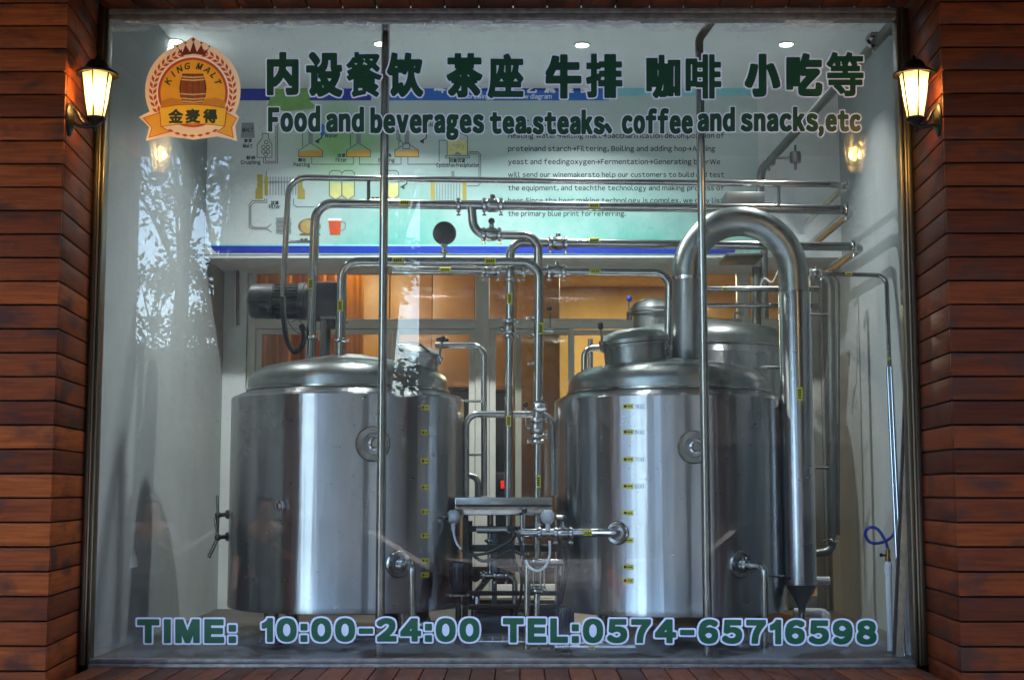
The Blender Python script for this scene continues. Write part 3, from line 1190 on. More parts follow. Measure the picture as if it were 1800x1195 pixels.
pst('title_band', [[(423, 141), (660, 141), (660, 155), (423, 155)], [(1078, 155), (1332, 155), (1332, 169), (1078, 169)]], PT, 1)
pst('title_band', [[(360, 155), (483, 155), (476, 177), (360, 177)], [(556, 155), (655, 155), (652, 177), (543, 177)]], PN, 1)
pst('title_band', [[(742, 143), (1080, 143), (1070, 177), (680, 177), (690, 160)]], PB, 1)
pst('title_band', [[(850, 143), (1030, 143), (1020, 160), (840, 160)]], PN, 1.5)
pst('wash', [[(483, 150), (500, 140), (530, 138), (556, 155), (543, 177), (560, 190), (500, 196), (470, 186)]], PG, 1.3)
ttl = [fit_glyph(ch, 763 + i * 32.2, 783 + i * 32.2, 145, 164, 0.8) for i, ch in enumerate("啤酒酿造工艺流程图")]
flat_letters(ttl, YPo - 0.002, 0.8, 0.7).build('lettering', PW, poster, 0)


def small_text(lines, mat, lay, grow=0.25, name='lettering'):
    """printed lines: (text, x0, x1, cap top, baseline)"""
    mb = MB()
    for s, xa, xb, yt, yb in lines:
        q = flat_letters(fit_word(s, xa, xb, yt, yb, grow, 0.045, 0.3, ref='H' if ord(s[0]) < 256 else s[0]), YPo - 0.0004 - 0.0006 * lay, grow, 0.55)
        mb.add(q.v, q.f)
    return mb.build(name, mat, poster, 0)


small_text([("brewing process flow diagram", 822, 970, 166, 174)], PW, 3)
small_text([("Beer process", 893, 1000, 208, 222),
            ("Heating water→Milling malt→Saccharification decomposition of", 893, 1273, 234, 243),
            ("proteinand starch→Filtering, Boiling and adding hop→Adding", 893, 1257, 257, 266),
            ("yeast and feedingoxygen→Fermentation→Generating beerWe", 893, 1266, 280, 289),
            ("will send our winemakersto help our customers to build and test", 893, 1273, 303, 311.5),
            ("the equipment, and teachthe technology and making process of", 893, 1273, 326, 335),
            ("beer.Since the beer making technology is complex, we only list", 893, 1272, 348, 357),
            ("the primary blue print for referring.", 893, 1100, 371, 380)], PK, 1)
small_text([("Malt", 427, 444, 253, 260), ("麦芽", 429, 443, 244, 251), ("粉碎", 433, 449, 274, 281), ("Crushing", 423, 458, 282, 289), ("Water", 571, 594, 235, 242),
            ("糊化", 524, 538, 278, 285), ("Pasting", 516, 545, 286, 293), ("过滤", 593, 607, 270, 277), ("Filter", 590, 610, 278, 285),
            ("煮沸", 668, 688, 270, 277), ("Boiling", 665, 694, 278, 285), ("回旋沉淀", 790, 818, 279, 286), ("Cyclotron Precipitation", 767, 842, 287, 294),
            ("过滤", 476, 490, 353, 360), ("Filter", 473, 493, 360, 367), ("发酵", 652, 667, 346, 352), ("啤酒", 527, 541, 419, 425), ("MALT", 426, 445, 225, 232), ("SALT", 750, 768, 216, 223)], PK, 2.5)
ol, fillA, fillG, fillO, fillY = [], [], [], [], []
fillG += [[(425, 216), (446, 216), (448, 243), (423, 243)]]
ol += [[(461, 235), (472, 235), (472, 243), (478, 255), (478, 277), (452, 277), (452, 255), (461, 243), (461, 235)], [(463, 277), (463, 287), (488, 287), (488, 220), (490, 216)], [(467, 277), (467, 284), (485, 284), (485, 222)]]
for cx_, cy_ in ((468, 250), (463, 259), (471, 259), (463, 267), (471, 267), (467, 272)):
    ol.append(disc_px(cx_, cy_, 3.2, n=10) + disc_px(cx_, cy_, 3.2, n=10)[:1])
for cx_ in (546, 630, 715):
    fillG.append([(cx_ - 4, 230), (cx_ + 4, 230), (cx_ + 4, 254), (cx_ - 4, 254)])
    fillA.append([(cx_ - 20, 266), (cx_ + 20, 263), (cx_ + 21, 276), (cx_ - 21, 276)])
    ol.append([(cx_ - 4, 254), (cx_ - 21, 265), (cx_ - 21, 276), (cx_ + 21, 276), (cx_ + 21, 265), (cx_ + 4, 254)])
    ol.append([(cx_ + 2, 277), (cx_ + 2, 289), (cx_ + 75, 289), (cx_ + 75, 277)])
    ol.append([(cx_ - 14, 230), (cx_ - 14, 258)])
ol += [[(703, 250), (703, 230), (698, 230), (698, 246)], [(708, 252), (720, 252), (720, 262), (708, 262), (708, 252), (704, 247)]]
fillY += [[(787, 248), (821, 247), (821, 272), (787, 272)]]
ol += [[(786, 240), (786, 274), (822, 274), (822, 240), (804, 232), (786, 240)], [(783, 274), (825, 274), (825, 278), (783, 278), (783, 274)], [(825, 267), (840, 267), (845, 272), (845, 322), (840, 327), (822, 327)], [(772, 284), (772, 247), (786, 247)], [(822, 270), (838, 270), (842, 274), (842, 320)]]
fillG += [[(797, 272), (804, 267), (812, 272)]] + [disc_px(rnd.uniform(792, 816), rnd.uniform(253, 264), 0.9, n=6) for _ in range(22)]
fillO += [[(452, 307), (462, 307), (462, 350), (449, 350), (449, 334), (452, 330)], [(465, 310), (471, 310), (471, 344), (465, 344)], [(523, 308), (532, 308), (532, 330), (536, 334), (536, 350), (523, 350)]]
fillG += [[(463, 319), (523, 319), (523, 321.5), (463, 321.5)], [(467, 301), (469, 301), (469, 310), (467, 310)]]
for k in range(10):
    fillG.append([(474 + k * 5, 311), (475.8 + k * 5, 311), (475.8 + k * 5, 343), (474 + k * 5, 343)])
fillO += [[(757, 320), (764, 320), (764, 352), (757, 352)], [(813, 320), (820, 320), (820, 352), (813, 352)]]
for k in range(9):
    fillG.append([(767 + k * 5, 322), (768.6 + k * 5, 322), (768.6 + k * 5, 350), (767 + k * 5, 350)])
fillG += [[(793, 301), (799, 301), (799, 312), (793, 312)]]
for cx_ in (590, 612, 690):
    fillY.append([(cx_ - 10, 322), (cx_ + 10, 322), (cx_ + 10, 344), (cx_, 350), (cx_ - 10, 344)])
    ol.append([(cx_ - 11, 304), (cx_ - 6, 300), (cx_ + 6, 300), (cx_ + 11, 304), (cx_ + 11, 344), (cx_, 351), (cx_ - 11, 344), (cx_ - 11, 304)])
ol += [[(469, 350), (469, 356), (447, 356), (441, 362), (441, 396), (446, 400), (470, 400), (477, 394)], [(465, 350), (465, 353), (444, 353), (438, 360), (438, 400), (446, 403), (470, 403), (477, 408)], [(516, 350), (516, 360), (522, 364), (552, 364)]]
ar = []
for x_, y_ in ((558, 246), (742, 246), (708, 326)):
    ar += stroke_px([[(x_ + 8, y_ - 10), (x_ + 7, y_ - 3), (x_, y_ + 2)]], 2.0)
    ar.append([(x_ - 5, y_ + 3), (x_ + 3, y_ - 2), (x_ + 3, y_ + 7)])
pst('diagram', stroke_px(ol, 1.1), PK, 2)
pst('kettle_liquid', fillA, PA, 1.6, True)
pst('diagram', fillG, PGR, 1.6)

pst('press_plate', fillO, PO, 1.8, True)
pst('tank_liquid', fillY, PY, 1.4, True)
pst('diagram', ar, PK, 2.3)
pst('water_drop', [disc_px(567, 224, 4, 6, 12), disc_px(567, 234, 4, 5, 12)], PB, 2, True)
kg = [[(485, 383), (499, 382), (512, 383), (511, 390), (513, 393), (511, 398), (512, 411), (499, 413), (485, 411), (486, 398), (484, 393), (486, 390)]]
pst('keg', kg, PGR, 2)
pst('diagram', stroke_px([[(486, 390), (511, 390)], [(486, 398), (511, 398)], [(486, 406), (511, 406)]], 1), plain('print_dark_grey', (80, 88, 92), 0.4), 2.4)
pst('diagram', [disc_px(544, 398, 20, 14, 24)], plain('print_brown', (120, 88, 40), 0.4, 0, 0.2, 50), 2)
pst('diagram', [disc_px(540, 398, 12, 12, 24)], plain('print_tan', (176, 150, 90), 0.4, 0, 0.2, 50), 2.3)
pst('diagram', [[(528, 410), (562, 410), (564, 414), (526, 414)]], plain('print_brown', (120, 88, 40)), 2.2)
pst('diagram', [[(577, 385), (600, 385), (598, 413), (580, 413)]], plain('print_beer', (196, 74, 30), 0.4, 0, 0.15, 40), 2)
pst('diagram', [[(577, 384), (600, 384), (600, 388), (577, 388)]], PW, 2.3)
pst('diagram', stroke_px([[(600, 390), (607, 392), (607, 402), (599, 406)]], 2), PGR, 2)
pst('blue_band', [[(367, 432), (1292, 434), (1292, 446), (382, 445)]], PN, 1.2)
pst('blue_band', [[(364, 429), (1292, 431), (1292, 434), (367, 432)]], PT, 1.2)

# ------------------------------------------------------------------ glazed partition and the warm room behind
part = thing('glazed_partition', P(848, 1100, YP), 'white aluminium glazed partition between the tanks and the amber room', 'partition')


def vbar(x0, x1, y0, y1, dy=0.05, Y=YP):
    mb.box((P(x0, 600, Y).x, Y - dy / 2, P(900, y1, Y).z), (P(x1, 600, Y).x, Y + dy / 2, P(900, y0, Y).z), 0.004)


ZT, ZB_ = 463, 1115
mb = MB()
vbar(436, 450, ZT, ZB_, 0.06)
vbar(836, 860, ZT, ZB_, 0.06)
vbar(1296, 1318, ZT, ZB_, 0.06)
vbar(1425, 1440, ZT, ZB_, 0.06)
mb.build('mullion', ALU, part, 30)
mb = MB()
for a, b in ((450, 836), (860, 1296), (1318, 1425)):
    mb.box((P(a, 600, YP).x + 0.001, YP - 0.025, P(900, 476, YP).z), (P(b, 600, YP).x - 0.001, YP + 0.025, P(900, ZT, YP).z), 0.004)
    mb.box((P(a, 600, YP).x + 0.001, YP - 0.025, P(900, 578, YP).z), (P(b, 600, YP).x - 0.001, YP + 0.025, P(900, 561, YP).z), 0.004)
    mb.box((P(a, 600, YP).x + 0.001, YP - 0.025, FL + 0.001), (P(b, 600, YP).x - 0.001, YP + 0.025, FL + 0.08), 0.004)
mb.build('transom', ALU, part, 30)
for a, b in ((450, 690), (690, 836), (860, 1010), (905, 1140), (1140, 1296)):
    Y = YP + (0.035 if a == 905 else 0.0)
    mb = MB()
    dx = 11 * mpx(Y)
    X0, X1 = P(a, 600, Y).x + 0.002, P(b, 600, Y).x - 0.002
    Z0, Z1 = FL + 0.082, P(900, 579, YP).z
    q = 0.017
    mb.box((X0, Y - q, Z0), (X0 + dx, Y + q, Z1), 0.003)
    mb.box((X1 - dx, Y - q, Z0), (X1, Y + q, Z1), 0.003)
    mb.box((X0 + dx + .0005, Y - q, Z1 - dx * .8), (X1 - dx - .0005, Y + q, Z1), 0.003)
    mb.box((X0 + dx + .0005, Y - q, Z0), (X1 - dx - .0005, Y + q, Z0 + dx * 1.6), 0.003)
    lf = mb.build('door_leaf', ALU, part, 30)
    MB().box((X0 + dx, Y - 0.003, Z0 + dx), (X1 - dx, Y + 0.003, Z1 - dx * .7)).build('pane', DOORGLASS, lf, 0)
for a, b in ((450, 836), (860, 1296), (1318, 1425)):
    MB().box((P(a, 600, YP).x, YP - 0.003, P(900, 562, YP).z), (P(b, 600, YP).x, YP + 0.003, P(900, 475, YP).z)).build('pane', DOORGLASS, part, 0)
# wall strip between bulkhead and partition head
tag(MB().box((XL, YP - 0.058, P(900, ZT, YP).z + 0.001), (XR, YP + 0.05, BZ - 0.001)).build('lintel_wall', PLASTER, None, 0), 'white wall strip over the glazed partition under the bulkhead', 'wall')
tag(MB().box((XL, YP - 0.05, FL), (P(435, 600, YP).x, YP + 0.05, P(900, ZT, YP).z)).build('pier_wall', PLASTER, None, 0), 'white pier wall left of the glazed partition', 'wall')
tag(MB().box((P(1441, 600, YP).x, YP - 0.05, FL), (XR, YP + 0.05, P(900, ZT, YP).z)).build('pier_wall', PLASTER, None, 0), 'white pier wall right of the glazed partition behind the risers', 'wall')

AMB = plaster('amber_plaster', (206, 168, 102), 0.2)
AW = plain('amber_wood', (168, 118, 60), 0.45, 0, 0.2, 4)
AY1, AZ = 6.2, 3.35
struct(MB().box((-3.2, YP + 0.051, FL - 0.15), (3.2, AY1, FL - 0.002)).build('amber_room_floor', plain('warm_floor', (92, 60, 34), 0.4), None, 0))
struct(MB().box((-3.2, YP + 0.051, AZ), (3.2, AY1, AZ + 0.1)).build('amber_room_ceiling', plain('warm_ceiling', (226, 200, 150), 0.8), None, 0))
tag(MB().box((-3.2, AY1, FL), (3.2, AY1 + 0.1, AZ)).build('amber_wall', AMB, None, 0), 'amber painted wall at the back of the room behind the partition', 'wall')
tag(MB().box((-3.3, YP + 0.051, FL), (-3.2, AY1, AZ)).build('amber_wall', AMB, None, 0), 'amber side wall on the left behind the curtain', 'wall')
tag(MB().box((3.2, YP + 0.051, FL), (3.3, AY1, AZ)).build('amber_wall', AMB, None, 0), 'amber side wall on the right behind the partition', 'wall')
# panelled cabinet
root = thing('panelled_screen', P(820, 1100, 3.9), 'orange brown timber screen standing behind the middle doors', 'screen')
mb = MB()
for i in range(5):
    a, b = 610 + i * 75, 684 + i * 75
    mb.box((P(a, 600, 3.9).x, 3.9, FL), (P(b, 600, 3.9).x, 3.96, 3.2), 0.006)
mb.build('panel', AW, root, 30)
MB().box((P(606, 600, 3.9).x, 3.88, 3.201), (P(986, 600, 3.9).x, 3.98, 3.27), 0.005).build('top_rail', AW, root, 30)
mb = MB()
q = P(640, 690, 3.3)
mb.box((q.x, 3.15, FL), (P(838, 690, 3.3).x, 3.5, q.z), 0.01)
root = thing('black_cabinet', (P(740, 690, 3.3).x, 3.3, FL), 'tall black cabinet behind the doors between the two tanks', 'cabinet')
mb.build('carcass', plain('black_lacquer', (20, 18, 17), 0.3), root, 30)
MB().box((q.x - 0.01, 3.13, q.z + 0.001), (P(841, 690, 3.3).x, 3.51, q.z + 0.025), 0.004).build('top', BLACK, root, 30)
root = thing('black_cabinet', (P(880, 690, 3.3).x, 3.3, FL), 'narrow black cabinet behind the red digit controller', 'cabinet')
MB().box((P(858, 690, 3.3).x, 3.2, FL), (P(902, 690, 3.3).x, 3.5, q.z - 0.01), 0.01).build('carcass', plain('black_lacquer', (20, 18, 17)), root, 30)
MB().box((P(856, 690, 3.3).x, 3.18, q.z - 0.009), (P(904, 690, 3.3).x, 3.51, q.z + 0.012), 0.004).build('top', BLACK, root, 30)
# curtain
root = thing('curtain', P(520, 1100, 3.0), 'orange curtain hanging in folds behind the left door', 'curtain')
n = 120
vs, fs = [], []
xa, xb = P(440, 600, 3.0).x, P(640, 600, 3.0).x
for i in range(n + 1):
    s_ = i / n
    yy = 3.0 + 0.035 * math.sin(s_ * 62) + 0.02 * math.sin(s_ * 23 + 1)
    for z in (FL + 0.03, AZ - 0.1):
        vs.append((xa + (xb - xa) * s_, yy, z))
for i in range(n):
    fs.append((2 * i, 2 * i + 2, 2 * i + 3, 2 * i + 1))
mb = MB().add(vs, fs)
mb.add([Vector(q) + Vector((0, 0.004, 0)) for q in vs], [f[::-1] for f in fs])
tcl = NT('orange_cloth')
tcl.b.inputs['Base Color'].default_value = (*lin((216, 168, 92)), 1)
tcl.b.inputs['Roughness'].default_value = .9
trl = tcl.n('ShaderNodeBsdfTranslucent')
trl.inputs[0].default_value = (*lin((242, 198, 120)), 1)
mxs = tcl.n('ShaderNodeMixShader')
mxs.inputs[0].default_value = .5
tcl.l(tcl.b.outputs[0], mxs.inputs[1])
tcl.l(trl.outputs[0], mxs.inputs[2])
tcl.l(mxs.outputs[0], tcl.out.inputs['Surface'])
mb.build('cloth', tcl.m, root, 80)
MB().cyl((xa - 0.05, 3.0, AZ - 0.08), (xb + 0.05, 3.0, AZ - 0.08), 0.014).build('rod', DULL, root)
for i, (px, py, Yq, pw, lab) in enumerate(((1095, 521, 5.0, 6.0, 'warm glowing downlight seen beyond the blue knob'), (640, 500, 3.2, 1.7, 'added unseen warm lamp by the orange curtain'))):  # second lamp is unseen, added to light the screen and curtain
    c = P(px, py, Yq)
    root = thing('warm_downlight', (c.x, c.y, AZ), lab, 'downlight', 'warm downlights in the amber room')
    MB().lathe([(0.05, 0), (0.065, 0), (0.066, -0.004), (0.052, -0.008)], (c.x, c.y, AZ - 0.001), (0, 0, 1), 24, False).build('trim_ring', ALU, root)
    MB().lathe([(0.001, -0.006), (0.045, -0.006), (0.05, -0.002)], (c.x, c.y, AZ - 0.001), (0, 0, 1), 24, False).build('lens', emit('warm_lens', (1, 0.8, 0.45), 3), root)
    ld = bpy.data.lights.new('warm_lamp', 'AREA')
    ld.shape = 'DISK'
    ld.size = 0.12
    ld.energy = pw
    ld.color = (1, 0.86, 0.58)
    lo = bpy.data.objects.new('warm_lamp', ld)
    COL.objects.link(lo)
    lo.parent = root
    lo.location = (0, 0, -0.012)

# ------------------------------------------------------------------ brewing vessels
def vessel(name, label, cx, cy, r, zb, zt, rd, dome=True, group='steel brewing vessels', scale=1.0):
    root = thing(name, (cx, cy, FL), label, 'tank', group)
    pr = [(0.001, zb + 0.03), (r - 0.09, zb + 0.012), (r - 0.012, zb), (r, zb + 0.004), (r + 0.0015, zb + 0.03), (r, zb + 0.034), (r, zb + 0.30)]
    for k in range(1, 6):
        pr.append((r, zb + 0.3 + (zt - zb - 0.36) * k / 5))
    pr += [(r, zt - 0.01), (r - 0.006, zt), (rd + 0.004, zt + 0.028), (rd - 0.02, zt + 0.030)]
    sh = MB().lathe(pr, (cx, cy, 0), (0, 0, 1), 128).build('shell', BRUSH, root, 25)
    z0 = zt + 0.029
    s = scale
    pr = [(rd, z0), (rd, z0 + 0.045 * s), (rd - 0.004, z0 + 0.062 * s), (rd - 0.016, z0 + 0.082 * s), (rd - 0.040, z0 + 0.103 * s), (rd - 0.078, z0 + 0.120 * s), (rd - 0.13, z0 + 0.133 * s), (rd - 0.25, z0 + 0.155 * s), (0.09, z0 + 0.185 * s), (0.001, z0 + 0.192 * s)]
    MB().lathe(pr, (cx, cy, 0), (0, 0, 1), 96, False).build('dome', DOME, root, 40)
    MB().lathe([(rd, z0 + 0.001), (rd + 0.008, z0 + 0.002), (rd + 0.008, z0 + 0.010), (rd, z0 + 0.012)], (cx, cy, 0), (0, 0, 1), 96, False).build('dome_seam', STEEL, root, 40)
    for a in (45, 135, 225, 315):
        x, y = cx + (r - 0.13) * math.cos(R(a)), cy + (r - 0.13) * math.sin(R(a))
        mb = MB().cyl((x, y, FL + 0.02), (x, y, zb + 0.02), 0.035, 20)
        mb.lathe([(0.06, 0), (0.06, 0.008), (0.036, 0.03)], (x, y, FL + 0.001), (0, 0, 1), 20)
        mb.build('leg', STEEL, root)
    return root


def dome_z(cx, cy, r, zt, rd, x, y):
    d = math.hypot(x - cx, y - cy)
    z0 = zt + 0.029
    pr = [(0.0, .192), (0.09, .185), (rd - 0.25, .155), (rd - 0.13, .133), (rd - 0.078, .120), (rd - 0.04, .103), (rd, .045)]
    for (a, za), (b, zb) in zip(pr[:-1], pr[1:]):
        if d <= b:
            return z0 + za + (zb - za) * (d - a) / (b - a)
    return z0


YT = 1.0
RL, RRt = 203.5 * mpx(YT) * 0.996, 200.5 * mpx(YT) * 0.996
LC = P(611, 860, YT)
RC = P(1176, 860, YT)
ZT1 = P(611, 701, YT).z
ZB1 = P(611, 1063, YT).z
ZT2 = P(1176, 704, YT).z
ZB2 = P(1176, 1068, YT).z
RD = 175 * mpx(YT)
tl = vessel('brew_tank', 'left steel brewing tank carrying the dark agitator motor', LC.x, YT, RL, ZB1, ZT1, RD)
tr_ = vessel('brew_tank', 'right steel brewing tank under the thick arched vapour pipe', RC.x, YT, RRt, ZB2, ZT2, RD)
tc = P(1236, 700, 2.06)
ZT3 = P(1236, 627, 2.06).z
RR3 = 0.50
t3 = vessel('brew_tank', 'rear steel tank standing mostly hidden behind the right tank', tc.x, 2.06, RR3, ZB2, ZT3, RR3 - 0.02)


def surf(cx, cy, r, px, py):
    """point and outward normal on a vertical cylinder under a photo position"""
    d = (CROT @ Vector(((px - 900) / 2500, (597.5 - py) / 2500, -1))).normalized()
    ox, oy = CAM.x - cx, CAM.y - cy
    a = d.x ** 2 + d.y ** 2
    b = 2 * (ox * d.x + oy * d.y)
    c = ox * ox + oy * oy - r * r
    q = max(0, b * b - 4 * a * c)
    t = (-b - math.sqrt(q)) / (2 * a)
    p = CAM + d * t
    return p, Vector((p.x - cx, p.y - cy, 0)).normalized()


def level_sticker(root, cx, cy, r, px, py):
    p, n = surf(cx, cy, r, px, py)
    a0 = math.atan2(n.y, n.x)
    hw, hh = 0.026 / r, 0.0115
    mb = MB()
    N = 5
    vs = []
    for i in range(N + 1):
        a = a0 - hw + 2 * hw * i / N
        for z in (-hh, hh):
            vs.append((cx + (r + 0.0016) * math.cos(a), cy + (r + 0.0016) * math.sin(a), p.z + z))
    mb.add(vs, [(2 * i, 2 * i + 2, 2 * i + 3, 2 * i + 1) for i in range(N)])
    st = mb.build('level_sticker', YELLOW, root, 0)
    mk = MB()
    for s0, s1, z0, z1 in ((-.75, -.25, -.5, .55), (-.1, .15, -.22, .2), (.2, .45, -.22, .2), (.5, .75, -.22, .2)):
        vs = []
        for s_ in (s0, s1):
            a = a0 + hw * s_
            for z in (z0, z1):
                vs.append((cx + (r + 0.0024) * math.cos(a), cy + (r + 0.0024) * math.sin(a), p.z + hh * z))
        mk.add(vs, [(0, 2, 3, 1)])
    mk.build('lettering', INK, st, 0)


for py in (716, 760, 810, 856, 899, 941, 985, 1010):
    level_sticker(tl, LC.x, YT, RL, 747, py)
for py in (714, 759, 807, 854, 901, 949, 996, 1020):
    level_sticker(tr_, RC.x, YT, RRt, 1104, py)
# pencilled numbers beside the stickers of the right tank
mbk = MB()
for py, s in ((714, '1100'), (759, '800'), (807, '700'), (854, '600')):
    chars = word_contours(s)
    A = np.vstack([np.vstack(c) for c in chars])
    mn, mx = A.min(0), A.max(0)
    for cs in chars:
        q = [np.stack([1116 + (c[:, 0] - mn[0]) * 9, py + 4 - (c[:, 1] - mn[1]) * 10 + 0.1 * (c[:, 0] - mn[0])], 1) for c in cs]
        gx, gy, D = field(q, 0.5, 1)
        for pl in fill(gx, gy, -D - 0.0):
            k = len(mbk.v)
            for x, y in pl:
                p, n = surf(RC.x, YT, RRt, x, y)
                mbk.v.append(p + n * 0.0012)
            mbk.f.append(tuple(range(k, k + len(pl))))
mbk.build('pencil_figures', plain('pencil', (112, 114, 118), 0.6), tr_, 0)


def round_port(root, cx, cy, r, px, py, rad, name='manometer_port', neck=True):
    p, n = surf(cx, cy, r, px, py)
    o = p - n * 0.01
    mb = MB().lathe([(rad, 0.0), (rad, 0.018), (rad - 0.006, 0.024), (rad * .62, 0.022), (rad * .56, 0.006), (rad * .30, 0.004)], o, n, 48, False)
    ob = mb.build(name, STEEL, root, 40)
    if neck:
        mb = MB().lathe([(rad * .30, 0.0), (rad * .30, 0.035), (rad * .36, 0.036), (rad * .36, 0.05), (rad * .28, 0.052), (rad * .28, 0.06), (rad * .2, 0.066), (0.001, 0.066)], o, n, 28, False)
        mb.build('nozzle', CHROME, ob, 40)
    return ob, p, n


round_port(tl, LC.x, YT, RL, 655, 780, 31 * mpx(.5), 'inspection_port')
round_port(tr_, RC.x, YT, RRt, 1219, 786, 29 * mpx(.5), 'inspection_port')
# small plugged nozzle on the left tank
p, n = surf(LC.x, YT, RL, 495, 889)
MB().lathe([(0.016, 0), (0.016, 0.02), (0.024, 0.021), (0.024, 0.032), (0.013, 0.034), (0.013, 0.045), (0.001, 0.047)], p - n * .004, n, 20).build('plug_nozzle', CHROME, tl)


def wing_nut(mb, c, ax, side, r):
    a = Vector(ax).normalized()
    s = Vector(side).normalized()
    q = Vector(c) + s * (r * 1.45)
    mb.cyl(q - s * r * .3, q + s * r * .75, r * .17, 8)
    mb.obox(q + s * r * .62, a, r * .9, s, r * .34, r * .18, r * .04)


def clamp(parent, c, ax, r, side=(0, 0, -1), name='clamp'):
    a = Vector(ax).normalized()
    c = Vector(c)
    mb = MB().lathe([(r * 1.0, -r * .55), (r * 1.22, -r * .5), (r * 1.55, -r * .28), (r * 1.6, 0), (r * 1.55, r * .28), (r * 1.22, r * .5), (r * 1.0, r * .55)], c, a, 20, False)
    wing_nut(mb, c, a, side, r)
    return mb.build(name, CHROME, parent)


def valve(parent, c, ax, r, hdir=(0, 0, 1), hlen=0.09, lever=(1, 0, 0), knob=True, nut=(0, 0, -1)):
    """butterfly valve: body between two clamps, stem and a handle"""
    a = Vector(ax).normalized()
    c = Vector(c)
    h = Vector(hdir).normalized()
    mb = MB().lathe([(r, -r * 1.3), (r * 1.25, -r * 1.25), (r * 1.5, -r * .8), (r * 1.5, r * .8), (r * 1.25, r * 1.25), (r, r * 1.3)], c, a, 20, False)
    mb.cyl(c + h * r * .9, c + h * r * 2.3, r * .55, 14, r * .1)
    v = mb.build('valve', STEEL, parent)
    for s in (-1, 1):
        clamp(v, c + a * r * 1.75 * s, a, r, nut)
    mb = MB()
    if knob:
        mb.cyl(c + h * r * 2.2, c + h * hlen, r * .22, 10)
    else:
        mb.obox(c + h * r * 2.55, lever, hlen, a, r * .8, r * .5, r * .1)
    hd = mb.build('handle', STEEL, v)
    if knob:
        MB().ball(c + h * (hlen + r * .5), r * .75, 16).build('knob', BLACK, hd)
    return v


def band(parent, c, ax, r, length, name='pipe_label', A=0.62):
    """yellow label stuck on the side of a pipe that faces the street"""
    a = Vector(ax).normalized()
    c = Vector(c)
    f = Vector((0, -1, 0))
    f = (f - a * f.dot(a)).normalized()
    s = a.cross(f)
    mb, mk = MB(), MB()
    rr = r * 1.0 + 0.0012
    N = 6
    vs = []
    for i in range(N + 1):
        t = -A + 2 * A * i / N
        for h in (-length / 2, length / 2):
            vs.append(c + a * h + (f * math.cos(t) + s * math.sin(t)) * rr)
    mb.add(vs, [(2 * i, 2 * i + 1, 2 * i + 3, 2 * i + 2) for i in range(N)])
    lb = mb.build(name, YELLOW, parent, 60)
    for k in range(4):
        h0 = -length * .34 + k * length * .18
        vs = []
        for t in (-A * .5, 0, A * .5):
            for h in (h0, h0 + length * .12):
                vs.append(c + a * h + (f * math.cos(t) + s * math.sin(t)) * (rr + 0.0008))
        mk.add(vs, [(0, 1, 3, 2), (2, 3, 5, 4)])
    mk.build('lettering', INK, lb, 0)
    return lb


X, Z = Vector((1, 0, 0)), Vector((0, 0, 1))
YV = Vector((0, 1, 0))


def pipe(label, pts, wpx, bend=0.07, mat=None, name='steel_pipe', cat='pipe', group=None, seg=18):
    q = [P(*a) if not isinstance(a, Vector) else a for a in pts]
    Y0 = pts[0][2] if not isinstance(pts[0], Vector) else pts[0].y
    r = wpx / 2 * mpx(Y0)
    ob = MB().tube(q, r, bend, seg).build(name, mat or STEEL, None, 40)
    tag(ob, label, cat, group)
    ob['r_'] = r
    return ob


def rad(ob):
    return ob['r_']


YA = 0.95      # plane of most overhead pipework
# thin upper pipe from the corrugated hose along the top of the room, returning along the right wall
p1 = pipe('thin steel pipe running highest across the room below the poster text', [(497, 522, YA), (508, 312, YA), (1489, 325, YA), P(1489, 325, YA) + Vector((0, 0.95, 0))], 11, 0.09)
clamp(p1, P(1489, 325, YA) + Vector((0, .02, 0)), X, rad(p1), (0, 0, 1), 'elbow')
for px, y0, y1 in ((648, 316, 358), (1369, 322, 366)):
    MB().cyl(P(px, y0, YA), P(px, y1, YA), 0.009).build('spacer', STEEL, p1)
MB().cyl(P(504, 425, YA), P(548, 425, YA), 0.007).build('spacer', STEEL, p1)
# second pipe from the left dome
p2 = pipe('steel pipe rising from left dome and crossing under the thin top pipe', [P(545, 636, YA), P(555, 357, YA), P(1499, 369, YA), P(1499, 369, YA) + Vector((0, 1.0, 0))], 17, 0.09)
valve(p2, P(866, 361, YA), X, rad(p2), (0, 0, 1), 0.05, (1, 0, 0), False)
clamp(p2, P(806, 361, YA), X, rad(p2))
band(p2, P(712, 358, YA), X, rad(p2), 0.055)
band(p2, P(1044, 363, YA), X, rad(p2), 0.055)
band(p2, P(547, 500, YA), Z, rad(p2), 0.055)
clamp(p2, P(546, 594, YA), Z, rad(p2) * .9, (1, 0, 0))
clamp(p2, P(1487, 369, YA), X, rad(p2), (0, 0, -1), 'elbow')
# branch A
pa = pipe('steel branch pipe dropping from the second pipe and turning twice', [P(829, 364, YA), P(833, 413, YA), P(946, 414, YA + .03), P(947, 640, YA + .03)], 16, 0.075)
valve(pa, P(864, 412, YA), X, rad(pa), (0, 0, 1), 0.055)
# branch B
pb = pipe('steel pipe bending over from the central riser toward the right wall', [P(896, 470, YA + .06), P(898, 426, YA + .06), P(1515, 434, YA + .06), P(1515, 434, YA + .06) + Vector((0, .95, 0))], 16, 0.075)
valve(pb, P(981, 428, YA + .06), X, rad(pb), (0, 0, 1), 0.05, X, False)
band(pb, P(1044, 424, YA + .06), X, rad(pb), 0.055)
clamp(pb, P(1500, 434, YA + .06), X, rad(pb), (0, 0, -1), 'elbow')
